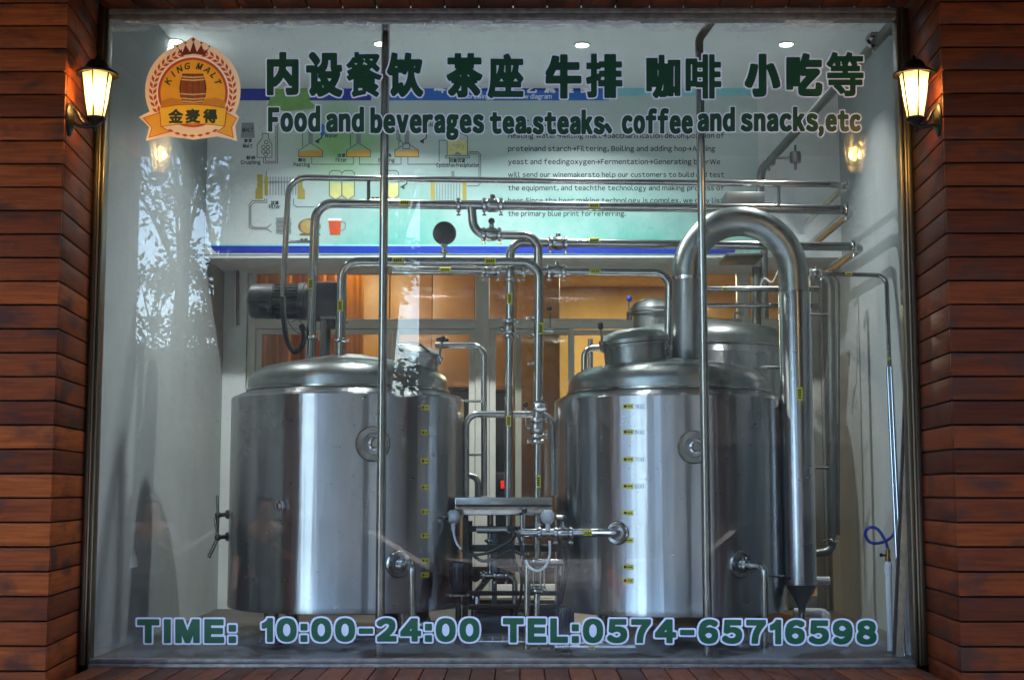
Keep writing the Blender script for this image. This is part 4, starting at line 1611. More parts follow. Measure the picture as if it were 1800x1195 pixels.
# C: from the left dome over to the second riser
pc = pipe('steel pipe with round pressure gauge from left dome to front riser', [P(598, 634, YA - .08), P(601, 460, YA - .08), P(948, 461, YA - .08), P(945, 760, YA - .08)], 17, 0.085)
band(pc, P(700, 459, YA - .08), X, rad(pc), 0.055)
band(pc, P(862, 460, YA - .08), X, rad(pc), 0.055)
band(pc, P(599, 538, YA - .08), Z, rad(pc), 0.055)
band(pc, P(950, 578, YA - .08), Z, rad(pc), 0.055)
clamp(pc, P(598, 598, YA - .08), Z, rad(pc) * .9, (1, 0, 0))
# D: lower horizontal from C to the right dome
pd_ = pipe('steel pipe running level behind the gauge pipe to the right dome', [P(690, 474, YA + .05), P(1177, 479, YA + .05), P(1174, 640, YA + .05)], 15, 0.075)
valve(pd_, P(863, 477, YA + .05), X, rad(pd_), (0, 0, 1), 0.045, X, False)
valve(pd_, P(978, 477, YA + .05), X, rad(pd_), (0, 0, 1), 0.06, X, False)
clamp(pd_, P(920, 478, YA + .05), X, rad(pd_) * .9)
band(pd_, P(783, 475, YA + .05), X, rad(pd_), 0.055)
band(pd_, P(1046, 478, YA + .05), X, rad(pd_), 0.055)
clamp(pd_, P(1174, 610, YA + .05), Z, rad(pd_) * .9, (1, 0, 0))
# V1 riser
v1 = pipe('steel riser on the left of the central pair', [P(897, 452, YA + .0), P(893, 936, YA + .0)], 15)
clamp(v1, P(897, 492, YA), Z, rad(v1), (1, 0, 0))
valve(v1, P(895, 578, YA), Z, rad(v1), (-1, 0, 0), 0.05, Z, False, (1, 0, 0))
band(v1, P(896, 526, YA), Z, rad(v1), 0.055)
band(v1, P(894, 740, YA), Z, rad(v1), 0.055)
# V2 lower riser with disc valve
v2 = pipe('steel riser with bright round valve disc on the right of the central pair', [P(945, 778, YA - .08), P(944, 988, YA - .08)], 14)
c = P(950, 714, YA - .16)
dv = MB().lathe([(0.001, .016), (0.024, .015), (0.031, .010), (0.033, 0), (0.031, -.012), (0.02, -.02), (0.018, -.09)], c, (0, -1, 0), 28).build('valve_disc', CHROME, v2)
valve(v2, P(944, 752, YA - .08), Z, rad(v2) * 1.15, (-1, 0, 0), 0.03, Z, False, (1, 0, 0))
clamp(v2, P(944, 776, YA - .08), Z, rad(v2) * 1.1, (-1, 0, 0))
mb = MB().cyl(P(924, 747, YA - .08), P(924, 716, YA - .1), 0.0035, 8)
hd = mb.build('handle', STEEL, v2)
MB().ball(P(924, 711, YA - .1), 0.014).build('knob', BLACK, hd)
band(v2, P(946, 846, YA - .08), Z, rad(v2), 0.06)
mb = MB().cyl(P(967, 578, YA - .02), P(967, 549, YA - .02), 0.0035, 8)
mb.cyl(P(952, 581, YA - .02), P(972, 581, YA - .02), 0.009, 10)
hd = mb.build('handle', STEEL, pa)
MB().ball(P(966, 542, YA - .02), 0.014).build('knob', BLACK, hd)
for y_ in (560, 590, 640):
    clamp(pa, P(941, y_, YA + .02), Z, rad(pa) * .75, (-1, 0, 0))
# gauge
gz0 = P(781, 460, YA - .08)
gg = thing('pressure_gauge', gz0, 'round dark backed pressure gauge standing on the gauge pipe', 'gauge')
gc = P(781, 409, YA - .08)
mb = MB().lathe([(0.001, -.026), (0.030, -.025), (0.050, -.018), (0.055, -.006), (0.055, .016), (0.058, .018), (0.058, .024), (0.050, .026)], gc, (0, 1, 0), 40, False)
mb.build('case', plain('gauge_case', (58, 60, 58), 0.35, 0.5), gg)
MB().lathe([(0.001, .0), (0.049, .0)], gc + Vector((0, .022, 0)), (0, 1, 0), 40, False).build('dial', PW, gg, 0)
mb = MB().cyl(gz0, gc - Vector((0, 0, .054)), 0.008, 14)
mb.lathe([(0.012, 0), (0.022, .004), (0.022, .014), (0.012, .018)], P(781, 446, YA - .08), Z, 20)
mb.lathe([(0.010, 0), (0.016, .003), (0.016, .018), (0.010, .02)], P(781, 436, YA - .08), Z, 6)
mb.build('stem', STEEL, gg)
wmb = MB()
wing_nut(wmb, P(781, 444, YA - .08), X, (1, 0, 0), 0.014)
wmb.build('wing_nut', CHROME, gg)

# E and F between the tanks
pe = pipe('low steel bridge pipe curving down at both ends between the tanks', [P(819, 872, YA + .02), P(819, 728, YA + .02), P(970, 728, YA + .02), P(972, 870, YA + .02)], 12, 0.06)
pf = pipe('steel overflow pipe from left manway bending down beside the tank', [P(765, 607, YA + .12), P(851, 607, YA + .12), P(851, 872, YA + .12)], 11, 0.06)
MB().cyl(P(812, 705, YA + .12), P(848, 705, YA + .12), 0.006).build('spacer', STEEL, pf)
MB().cyl(P(812, 799, YA + .12), P(848, 799, YA + .12), 0.006).build('spacer', STEEL, pf)
pg_ = pipe('short bent vent pipe beside the right tank manway', [P(1027, 655, YA + .1), P(1027, 613, YA + .1), P(1056, 611, YA + .1)], 11, 0.05)
pipe('thin upright pipe behind the bent vent of the right tank', [P(1038, 660, 1.7), P(1038, 596, 1.7)], 9)
pipe('short arched drain pipe low between the tanks behind the left riser', [P(815, 834, YA + .3), P(840, 838, YA + .3), P(841, 905, YA + .3)], 11, 0.05)

# ------------------------------------------------------------------ left tank fittings
mt = tl
gx0 = P(600, 527, YA).x
zc_ = P(500, 528, 1.02).z
MYc = 1.06
rm = 31 * mpx(MYc)
xa, xb, xc_, xd = P(438, 528, MYc).x, P(482, 528, MYc).x, P(526, 528, MYc).x, P(606, 528, MYc).x
mo = MB().lathe([(0.001, 0), (rm * .75, 0.0), (rm * .93, .01), (rm, .03), (rm, xb - xa)], (xa, MYc, zc_), X, 36, False)
mo.lathe([(rm, 0), (rm * .8, .001), (rm * .8, .01)], (xb, MYc, zc_), X, 36, False)
agit = mo.build('agitator_motor', GREYP, tl, 40)
mb = MB().lathe([(rm * .84, 0), (rm * .84, xc_ - xb)], (xb, MYc, zc_), X, 32, False)
for k in range(30):
    a = 2 * PI * k / 30
    u = Vector((0, math.cos(a), math.sin(a)))
    mb.obox(Vector(((xb + xc_) / 2 + .004, MYc, zc_)) + u * rm * .9, X, (xc_ - xb) * .9, u, rm * .22, 0.004)
mb.build('cooling_fins', plain('motor_dark', (34, 36, 40), 0.45), agit, 30)
mb = MB().lathe([(rm * .9, 0), (rm * 1.08, .004), (rm * 1.08, .03), (rm * 1.0, .034), (rm * 1.0, xd - xc_ - .03), (rm * .9, xd - xc_)], (xc_, MYc, zc_), X, 32)
mb.box((xc_ + .05, MYc - rm * .95, zc_ - rm * 1.06), (xd, MYc + rm * .95, zc_ + rm * 1.02), 0.012)
mb.cyl((P(585, 528, MYc).x, MYc, zc_ - rm), (P(585, 528, MYc).x, MYc, zc_ - rm * 1.5), rm * .7, 24)
mb.build('gearbox', plain('gearbox_paint', (28, 31, 34), 0.45), agit, 40)
mb = MB()
for px in (572, 598):
    x_ = P(px, 600, MYc).x
    for dy in (-.07, .07):
        mb.box((x_ - .016, MYc + dy - .006, ZT1 + .15), (x_ + .016, MYc + dy + .006, zc_ - rm * .9), 0.002)
mb.box((P(566, 600, MYc).x, MYc - .09, zc_ - rm * 1.12), (P(608, 600, MYc).x, MYc + .09, zc_ - rm * .98), 0.003)
mb.build('motor_bracket', DULL, tl)
# corrugated cable
pts = [P(497, 522, YA - .05), P(499, 560, YA - .06), P(505, 598, YA - .06), P(517, 618, YA - .05), P(530, 610, YA - .04), P(535, 590, YA - .03), P(530, 572, YA)]
cv = []
for i in range(len(pts) - 1):
    p0, p1_, p2_, p3 = pts[max(i - 1, 0)], pts[i], pts[i + 1], pts[min(i + 2, len(pts) - 1)]
    for k in range(12):
        s_ = k / 12
        cv.append(0.5 * ((2 * p1_) + (p2_ - p0) * s_ + (2 * p0 - 5 * p1_ + 4 * p2_ - p3) * s_ ** 2 + (3 * p1_ - p0 - 3 * p2_ + p3) * s_ ** 3))
rr = [0.0145 if i % 2 else 0.0125 for i in range(len(cv))]
tag(MB().sweep(cv, 0.013, 12, rr).build('corrugated_hose', RUBBER, None, 60), 'black corrugated hose looping from thin pipe down to the left motor', 'hose')


def spline(pts, k=10):
    cv = []
    for i in range(len(pts) - 1):
        p0, p1_, p2_, p3 = pts[max(i - 1, 0)], pts[i], pts[i + 1], pts[min(i + 2, len(pts) - 1)]
        for j in range(k):
            s_ = j / k
            cv.append(0.5 * ((2 * p1_) + (p2_ - p0) * s_ + (2 * p0 - 5 * p1_ + 4 * p2_ - p3) * s_ ** 2 + (3 * p1_ - p0 - 3 * p2_ + p3) * s_ ** 3))
    cv.append(pts[-1])
    return cv


tag(MB().sweep(spline([P(505, 562, 1.0), P(515, 578, 1.0), P(528, 586, 1.0), P(532, 572, 1.0), P(524, 562, 1.0), P(512, 566, 1.0)]), 0.003, 8).build('motor_cable', plain('grey_cable', (120, 124, 124), 0.5), None, 60), 'thin grey cable loop hanging under the agitator motor', 'cable')


def manway(root, base, axis, rn, hn, rl, hl, knob_dir, label=None, kmat=None):
    a = Vector(axis).normalized()
    b = Vector(base)
    mb = MB().lathe([(rn, -0.06), (rn, hn), (rn + .012, hn), (rn + .012, hn + .012), (rn * .9, hn + .012)], b, a, 48, False)
    mw = mb.build('manway', DOME, root, 40)
    mb = MB().lathe([(rl, 0), (rl + .004, .004), (rl + .004, .022), (rl - .004, .03), (rl * .86, .03 + hl * .45), (rl * .5, .03 + hl * .88), (0.001, .03 + hl)], b + a * (hn + .013), a, 48, False)
    ld = mb.build('lid', DOME, mw, 40)
    k = Vector(knob_dir).normalized()
    q = b + a * (hn + .02) + k * (rl + .016)
    mb = MB().cyl(q - a * .06, q + a * .055, 0.006, 10)
    mb.obox(q - a * .03, a, .05, k, .03, .022, .004)
    mb.build('swing_bolt', STEEL, mw)
    mb = MB()
    side = a.cross(k)
    mb.lathe([(0.010, -.012), (0.014, -.008), (0.014, .012), (0.008, .02), (0.001, .021)], q + a * .065, a, 16)
    mb.obox(q + a * .066, side + k * .6, .062, a, .018, .018, .005)
    mb.build('hand_knob', kmat or BLACK, mw)
    return mw


bx = P(734, 640, YT - .1)
bz = dome_z(LC.x, YT, RL, ZT1, RD, bx.x, YT - .1)
manway(tl, (bx.x, YT - .1, bz - .03), (0.2, -0.08, 1), .095, .058, .108, .016, (0.75, -.6, 0))
mb = MB().tube([P(700, 603, YT - .2), P(735, 603, YT - .24), P(754, 618, YT - .2)], .006, .03, 10)
mb.build('lid_bar', STEEL, tl)

# outlets low on the tanks
for root, cx, r, px, py, ptsx, nm in ((tl, LC.x, RL, 700, 991, [(706, 985, .30), (724, 985, .28), (726, 1092, .28)], 'steel drain elbow pipe low on the front of the left tank'),
                                      (tr_, RC.x, RRt, 1301, 992, [(1312, 995, .42), (1344, 996, .36), (1345, 1152, .36)], 'steel drain elbow pipe low on the front of the right tank')):
    ob, p, n = round_port(root, cx, YT, r, px, py, 24 * mpx(.5), 'outlet_port', False)
    q = [p + n * .0] + [P(*a) for a in ptsx]
    q[1] = p + n * .09
    dp = MB().tube(q, .0165, .05, 16).build('drain_pipe', STEEL, None, 40)
    tag(dp, nm, 'pipe')
    for h in (.02, .045):
        clamp(dp, p + n * h, n, .0165, (0, 0, 1))
# transfer pipe with valve to the right tank
pt, pn = surf(RC.x, YT, RRt, 1086, 936)
ob, p, n = round_port(tr_, RC.x, YT, RRt, 1086, 936, 21 * mpx(.5), 'outlet_port', False)
yt_ = YA - .42
tp = pipe('bright level transfer pipe joining the front riser to the right tank', [P(916, 936, yt_), P(1040, 936, yt_), p + n * .03 + Vector((0, 0, 0)), p], 15, 0.05, CHROME)
valve(tp, P(990, 937, yt_), X, rad(tp), (0, -.2, 1), .06, X, True)
clamp(tp, P(948, 937, yt_), X, rad(tp), (0, 0, 1))
band(tp, P(1033, 936, yt_), X, rad(tp), .045)
MB().cyl(P(944, 936, YA - .08), P(944, 936, yt_), .018).build('stub', CHROME, tp)
# probe heads and their cables
for px, py, Yq, lab, q0, g in ((797, 908, .72, 'pale temperature probe head on the right flank of the left tank', (765, 909), 1), (963, 908, .5, 'pale temperature probe head beside the foot of the front riser', (990, 909), -1)):
    c = P(px, py, Yq)
    root = thing('temperature_probe', c - Vector((0, 0, .04)), lab, 'probe', 'temperature probes')
    mb = MB().ball(c, .033, 20, 1.0)
    mb.lathe([(.034, -.004), (.036, 0), (.034, .004)], c, (1, -.2, .5), 24, False)
    mb.cyl(c - Vector((0, 0, .02)), c - Vector((0, 0, .062)), .011, 14)
    mb.build('head', PROBE, root, 40)
    e = P(q0[0], q0[1], Yq - (.05 if g > 0 else 0))
    MB().cyl(c, e, .009, 14).build('sheath', CHROME, root)
    mb = MB().lathe([(.016, -.01), (.016, .01)], c + (e - c) * .45, e - c, 6)
    mb.build('nut', CHROME, root)
WC = plain('white_cable', (200, 202, 210), 0.4)
tag(MB().sweep(spline([P(797, 924, .72), P(798, 938, .7), P(803, 955, .68), P(812, 966, .66)]), .006, 8).build('probe_cable', WC, None, 60), 'white cable curving down from the left probe head', 'cable')
tag(MB().sweep(spline([P(812, 966, .66), P(830, 974, .64), P(858, 971, .62), P(886, 958, .6), P(904, 944, .58), P(910, 925, .56)]), .007, 8).build('probe_cable', RUBBER, None, 60), 'black cable sagging between the two probe heads', 'cable')
tag(MB().sweep(spline([P(966, 950, .5), P(966, 975, .5), P(958, 996, .48), P(944, 1003, .46), P(930, 996, .46), P(924, 984, .47)]), .006, 8).build('probe_cable', WC, None, 60), 'white cable hanging in a loop below the right probe head', 'cable')
tag(MB().sweep(spline([P(924, 984, .47), P(918, 965, .49), P(912, 944, .5), P(906, 934, .52)]), .007, 8).build('probe_cable', RUBBER, None, 60), 'short black cable beside the left of the front riser', 'cable')

# taps at the far left
for py, tlt, lab in ((905, 0.10, 'upper sampling tap with angled lever on the left tank flank'), (944, -.32, 'lower sampling tap with angled lever on the left tank flank')):
    c = P(383, py, YT - .1)
    root = thing('sampling_tap', c - Vector((0, 0, .08)), lab, 'tap', 'sampling taps')
    e = P(412, py - 2, YT - .02)
    mb = MB().cyl(c, e, .010, 14)
    mb.lathe([(.013, 0), (.022, .003), (.022, .012), (.013, .015)], c + (e - c) * .55, e - c, 18)
    mb.ball(c, .017, 14)
    mb.build('tap_body', DULL, root)
    d = Vector((tlt * .3, 0, 1)).normalized()
    MB().cyl(c, c + Vector((-.004, -.02, .0)) + d * .095, .0068, 12).build('lever', STEEL, root)
    d = Vector((-.12 + tlt, 0, -1)).normalized()
    MB().cyl(c, c + d * .105, .009, 12).build('spout', STEEL, root)

# ------------------------------------------------------------------ right tank fittings and vapour pipe
bx = P(1118, 640, YT - .12)
bz = dome_z(RC.x, YT, RRt, ZT2, RD, bx.x, YT - .12)
manway(tr_, (bx.x, YT - .12, bz - .02), (-.10, -.05, 1), .150, .085, .168, .045, (-.85, -.5, 0))
bt3 = P(1150, 560, 2.0)
manway(t3, (bt3.x, 2.0, ZT3 + .13), (0, 0, 1), .12, .10, .135, .05, (-.95, -.3, 0), None, BLUEP)
lug = P(1297, 556, 1.78)
mb = MB()
N = 20
vs = []
for k in range(N):
    a = 2 * PI * k / N
    vs.append((lug.x + .028 * math.cos(a), 1.775, lug.z + .028 * math.sin(a)))
for k in range(N):
    a = 2 * PI * k / N
    vs.append((lug.x + .013 * math.cos(a), 1.775, lug.z + .013 * math.sin(a)))
M2 = len(vs)
vs += [(x, y + .012, z) for x, y, z in vs]
fs = []
for k in range(N):
    k2 = (k + 1) % N
    fs += [(k, k2, N + k2, N + k), (M2 + k2, M2 + k, M2 + N + k, M2 + N + k2), (k2, k, M2 + k, M2 + k2), (N + k, N + k2, M2 + N + k2, M2 + N + k)]
mb.add(vs, fs)
mb.box((lug.x - .022, 1.776, lug.z - .09), (lug.x + .022, 1.786, lug.z - .018))
mb.build('lifting_lug', DULL, t3)
MB().tube([P(1338, 646, 1.6), P(1372, 645, 1.5)], .010, 0, 12).build('side_nozzle', CHROME, t3)

YVP = 0.78
rv = 26.5 * mpx(YVP)
vp = thing('vapour_pipe', P(1300, 700, YVP), 'thick arched steel vapour pipe from right dome down to a cone', 'pipe')
pl_, pr_ = P(1210, 640, YVP), P(1398, 1012, YVP)
zarch = P(1300, 388, YVP).z
xl, xr = P(1209, 500, YVP).x, P(1398, 600, YVP).x
half = (xr - xl) / 2
zs = zarch - half
line = [Vector((xl, YVP + .12, P(1209, 655, YVP + .12).z)), Vector((xl, YVP + .06, P(1209, 600, YVP).z)), Vector((xl, YVP + .02, zs - .04))]
for k in range(25):
    a = PI - PI * k / 24
    line.append(Vector((xl + half + half * math.cos(a), YVP + .02, zs + half * math.sin(a))))
line.append(Vector((xr, YVP + .01, zs - .1)))
MB().sweep(line, rv, 40).build('arch', DOME, vp, 50)
rc = 28 * mpx(YVP)
zc0, zc1 = P(1398, 1022, YVP).z, zs - .10
mb = MB().lathe([(rc * .97, zc1 - zc0 + .004), (rc, zc1 - zc0), (rc, 0.0), (rc * 1.03, -.002), (rc * 1.03, -.012), (rc * .98, -.014)], (xr, YVP, zc0), Z, 48, False)
mb.build('condenser', BRUSH, vp, 40)
z2 = P(1405, 1062, YVP).z
MB().lathe([(rc * .97, 0), (.017, z2 - zc0), (.016, z2 - zc0 - .02)], (xr + .005, YVP, zc0 - .014), Z, 32, False).build('cone', DULL, vp, 40)
MB().cyl((xr + .005, YVP, FL + .002), (xr + .005, YVP, z2), .0155).build('drain', STEEL, vp)
MB().lathe([(rv, 0), (rv * 1.07, .002), (rv * 1.07, .018), (rv, .02)], (xl, YVP + .025, P(1209, 492, YVP).z), Z, 36, False).build('collar', CHROME, vp)
band(vp, (xr, YVP, P(1391, 694, YVP).z), Z, rc, .065, A=0.2)
for py, w_, lab in ((508, 10, 'upper of two thin level pipes inside the arch'), (537, 9, 'lower of two thin level pipes inside the arch')):
    q = pipe(lab, [P(1236, py, YVP + .35), P(1440, py, YVP + .35)], w_, group='level pipes inside the arch')
    if py == 508:
        band(q, P(1274, py, YVP + .35), X, rad(q), .03)
pipe('thin level stay between right drain and condenser', [P(1350, 1011, YVP - .2), P(1382, 1012, YVP - .03)], 4)

# slim poles just behind the glass
YPL = 0.22
for px, lab in ((673, 'slim steel pole standing close behind the glass in front of the left tank'), (1236, 'slim steel pole with bent top close behind the glass by the right tank')):
    c = P(px, 560, YPL)
    r_ = 7.6 * mpx(YPL)
    root = thing('slim_pole', (c.x, YPL, FL), lab, 'pole', 'slim poles behind the glass')
    zt2 = CE if px < 900 else P(1232, 92, YPL).z
    zj = P(px, 640, YPL).z
    MB().cyl((c.x, YPL, FL + .001), (c.x, YPL, zj), r_ * 1.1, 24).build('lower_tube', STEEL, root)
    MB().cyl((c.x, YPL, zj + .0005), (c.x, YPL, zt2), r_, 24).build('upper_tube', STEEL, root)
    if px > 900:
        MB().tube([Vector((c.x, YPL, zt2 - .001)), Vector((c.x, YPL, zt2 + .06)), P(1250, 40, YPL), P(1290, -60, YPL)], r_ * .98, .06, 20).build('bent_head', DULL, root)

# ------------------------------------------------------------------ right wall pipework
fl = pipe('slanting steel flue pipe rising along the right wall to the corner', [P(1335, 350, 1.95), P(1338, 300, 1.95), P(1575, 36, .25), P(1600, -20, .15)], 15, .05, DULL)
clamp(fl, P(1352, 284, 1.88), P(1575, 36, .25) - P(1338, 300, 1.95), rad(fl), (0, 0, -1))
clamp(fl, P(1535, 72, .45), P(1575, 36, .25) - P(1338, 300, 1.95), rad(fl), (0, 0, -1))
mb = MB().cyl(P(1532, 60, .45), P(1572, 60, .40), .009)
mb.cyl(P(1364, 278, 1.8), P(1396, 277, 1.8), .007)
mb.build('wall_bracket', DULL, fl)
tgl = P(1398, 277, 1.8)
mb = MB().lathe([(.001, -.03), (.03, -.03), (.034, 0), (.03, .03), (.001, .03)], tgl, Z, 12)
mb.cyl(tgl - Vector((0, 0, .07)), tgl + Vector((0, 0, .07)), .008, 10)
tag(mb.build('pipe_bracket', DULL, None), 'small clamp bracket beside the slanting flue pipe', 'bracket')
root = thing('steel_tray', P(1310, 362, 1.75), 'grey steel tray lying on the pipes behind the arch', 'tray')
a, b = P(1276, 362, 1.7), P(1343, 338, 1.7)
MB().box((a.x, 1.68, a.z), (b.x, 1.9, b.z), .006).build('body', DULL, root, 30)
MB().cyl(P(1343, 358, 1.72), P(1357, 358, 1.72), .014).build('handle', BLACK, root)
a, b = P(1276, 451, 1.75), P(1342, 446, 1.75)
tag(MB().box((a.x, 1.72, a.z), (b.x, 2.05, b.z), .002).build('steel_shelf', DULL, None, 30), 'flat steel plate under the arch near the blue band', 'shelf')
# risers
r1 = pipe('brown grey riser at the right wall with a bend to the tank at its foot', [P(1424, 478, 1.55), P(1461, 487, 1.5), P(1463, 968, 1.5), P(1434, 972, 1.5)], 14, .08, DULL)
MB().cyl(P(1425, 553, 1.5), P(1462, 553, 1.5), .007).build('spacer', DULL, r1)
MB().cyl(P(1434, 822, 1.5), P(1468, 822, 1.5), .007).build('spacer', DULL, r1)
clamp(r1, P(1463, 950, 1.5), Z, rad(r1), (-1, 0, 0))
pipe('narrow riser immediately beside the brown grey riser', [P(1443, 480, 1.75), P(1473, 492, 1.7), P(1473, 940, 1.7)], 7, .05, DULL)
r3 = pipe('thin labelled pipe crossing right from the arch and dropping by the wall', [P(1424, 481, .9), P(1558, 484, .9), P(1566, 735, .72)], 8, .05)
band(r3, P(1491, 482, .9), X, rad(r3), .035)
band(r3, P(1564, 636, .79), Z, rad(r3), .04)
valve(r3, P(1434, 481, .9), X, rad(r3) * 1.3, (0, 0, 1), .04, X, False)
cbl = spline([P(1336, 505, 1.7), P(1344, 490, 1.68), P(1358, 496, 1.66), P(1372, 470, 1.64), P(1390, 452, 1.66)])
tag(MB().sweep(cbl, .006, 8).build('twisted_cable', plain('pale_cable', (150, 152, 148), 0.5), None, 60), 'pale cable twisting under the plate inside the arch', 'cable')
pipe('grey upright duct seen inside the right of the arch', [P(1343, 440, 2.0), P(1345, 560, 2.0)], 13, .05, DULL)
pipe('second grey upright pipe far behind the arch', [P(1330, 470, 2.2), P(1330, 580, 2.2)], 16, .05, DULL)
for px, a, b, lab in ((1560, 645, 1165, 'thin steel rod leaning at the right wall, nearer the tank'), (1566, 645, 1168, 'thin steel rod leaning at the right wall, nearer the window edge')):
    p0, p1_ = P(px, a, .42), P(px + 25, b, .20)
    p1_.z = FL + .001
    tag(MB().cyl(p0, p1_, .0075, 14).build('steel_rod', CHROME, None), lab, 'rod', 'steel rods leaning in the corner')
BAT = plain('raw_batten', (150, 128, 104), 0.7, 0, .25, 30)
for (xa, ya, Ya), (xb, yb, Yb), wd, mt_, lab in (((1602, 640, .09), (1581, 1160, .09), .030, BAT, 'brown timber batten with dark edge leaning behind the right window frame'),
                                                 ((1591, 880, .17), (1604, 1160, .14), .026, PVC, 'narrow white strip leaning behind the right window frame')):
    p0, p1_ = P(xa, ya, Ya), P(xb, yb, Yb)
    p1_.z = FL + .012
    d = p0 - p1_
    root = thing('leaning_strip', p1_, lab, 'batten')
    MB().obox((p0 + p1_) / 2, d, d.length, X, wd, .012, .001).build('face', mt_, root, 30)
    MB().obox((p0 + p1_) / 2 + Vector((-wd * .72, .004, 0)), d, d.length * .99, X, wd * .38, .016, .001).build('edge', plain('dark_edge', (40, 34, 30), 0.7) if mt_ is BAT else PVC, root, 30)
# tap on the white standpipe with a blue hose
YS = .42
root = thing('water_standpipe', (P(1561, 1100, YS).x, YS, FL), 'white plastic standpipe with brass tap and blue hose', 'standpipe')
c0 = P(1561, 986, YS)
MB().cyl((c0.x, YS, FL + .001), c0, .0135, 18).build('standpipe', PVC, root)
MB().lathe([(.0135, 0), (.017, .001), (.017, .04), (.0135, .042)], c0 - Vector((0, 0, .05)), Z, 18, False).build('socket', PVC, root)
mb = MB().lathe([(.013, 0), (.013, .012), (.010, .014), (.010, .035), (.012, .037), (.012, .048), (.007, .05), (.007, .06)], c0 + Vector((0, 0, .0005)), Z, 14)
tb = mb.build('brass_tap', BRASS, root)
mb = MB().cyl(c0 + Vector((0, 0, .025)), c0 + Vector((-.03, -.01, .028)), .005, 10)
mb.ball(c0 + Vector((-.032, -.01, .028)), .009, 10)
mb.build('tap_lever', IRON, tb)
hs = spline([c0 + Vector((0, 0, .055)), P(1556, 950, YS), P(1543, 930, YS), P(1528, 927, YS), P(1521, 938, YS + .02), P(1530, 953, YS + .03), P(1550, 953, YS + .03), P(1566, 944, YS + .04), P(1575, 931, YS + .05), P(1578, 925, YS + .06)])
MB().sweep(hs, .0068, 10).build('blue_hose', BLUEP, root, 60)
# drain pipes at the foot of the condenser
for k, (pts, w_, lab) in enumerate((([(1395, 1076, 1.05), (1452, 1076, 1.05), (1452, 1150, .85)], 16, 'white plastic drain elbow beside the condenser foot'),
                                    ([(1424, 1020, 1.3), (1458, 1020, 1.3)], 15, 'short white plastic stub high behind the condenser foot'),
                                    ([(1360, 1137, .8), (1440, 1150, .7), (1490, 1180, .5)], 9, 'thin white plastic waste pipe on the floor at right'))):
    q = [P(*a) for a in pts]
    for v_ in q:
        v_.z = max(v_.z, FL + .02)
    tag(MB().tube(q, w_ / 2 * mpx(1.0), .03, 16).build('plastic_pipe', PVC, None, 40), lab, 'pipe')
# small pipe stub on the back wall at left
q = pipe('small bent conduit on the back wall left of the partition', [P(388, 456, YP - .14), P(418, 458, YP - .12), P(418, 572, YP - .12)], 6, .04, DULL)
MB().box(P(408, 575, YP - .075), P(424, 462, YP - .055), .002).build('back_plate', PLASTER, q, 30)

# ------------------------------------------------------------------ pump skid between the tanks
sk = thing('pump_skid', P(895, 1120, .95), 'dark steel pump skid with stainless hood between the tanks', 'skid')
a, b = P(800, 905, .80), P(971, 874, .80)
MB().box((a.x, .76, a.z), (b.x, 1.12, b.z), .004).build('hood', STEEL, sk, 30)
MB().box((a.x + .004, .752, a.z + .04), (b.x - .004, .759, a.z + .05)).build('hood_seam', DARKST, sk, 0)
mb = MB()
for px in (818, 984):
    for dy in (.86, 1.2):
        x_ = P(px, 1000, dy).x
        mb.box((x_ - .014, dy - .014, FL), (x_ + .014, dy + .014, P(900, 908, .9).z))
mb.build('post', DARKST, sk, 30)
for py, dy, h in ((929, .87, 10), (963, .9, 12), (1042, .88, 8), (1066, .86, 9), (1000, 1.18, 9)):
    z_ = P(900, py, dy).z
    MB().box((P(818, 1000, dy).x + .015, dy - .012, z_ - h * mpx(dy) / 2), (P(984, 1000, dy).x - .015, dy + .012, z_ + h * mpx(dy) / 2), .002).build('rail', DARKST, sk, 30)
MB().box((P(828, 1000, 1.15).x, 1.13, FL + .002), (P(975, 1000, 1.15).x, 1.26, FL + .17), .006).build('dark_filler_box', DARKST, sk, 30)  # dark box added to cover the bright rails behind the skid
# pump: motor body and volute
c = P(908, 1112, .82)
c.z = FL + .085
pm = thing('transfer_pump', (c.x, c.y, FL), 'dark transfer pump on the floor below the pump skid', 'pump')
MB().lathe([(.001, 0), (.05, .0), (.06, .012), (.06, .17), (.05, .18)], c - Vector((.2, 0, 0)), X, 28).build('motor', GREYP, pm)
MB().lathe([(.03, 0), (.07, .004), (.074, .02), (.074, .05), (.06, .056), (.022, .06), (.022, .1)], c - Vector((.018, 0, 0)), X, 28).build('volute', STEEL, pm)
MB().box((c.x - .19, c.y - .05, FL + .001), (c.x + .03, c.y + .05, FL + .027), .003).build('foot', DARKST, pm, 30)
c = P(712, 1100, .75)
c.z = FL + .08
pm = thing('transfer_pump', (c.x, c.y, FL), 'dark transfer pump on the floor under the left tank', 'pump')
MB().lathe([(.001, 0), (.05, .0), (.056, .012), (.056, .15), (.05, .16)], c - Vector((.1, 0, 0)), X, 28).build('motor', GREYP, pm)
MB().lathe([(.03, 0), (.066, .004), (.07, .02), (.07, .05), (.022, .06), (.022, .1)], c + Vector((.062, 0, 0)), X, 28).build('volute', STEEL, pm)
MB().box((c.x - .09, c.y - .05, FL + .001), (c.x + .1, c.y + .05, FL + .027), .003).build('foot', DARKST, pm, 30)
def oddpipe(label, pts, w_, mat, bend=.04, name='steel_pipe', cat='pipe'):
    q = MB().tube([P(*a) for a in pts], w_ / 2 * mpx(pts[0][2]), bend, 14).build(name, mat, None, 40)
    return tag(q, label, cat)


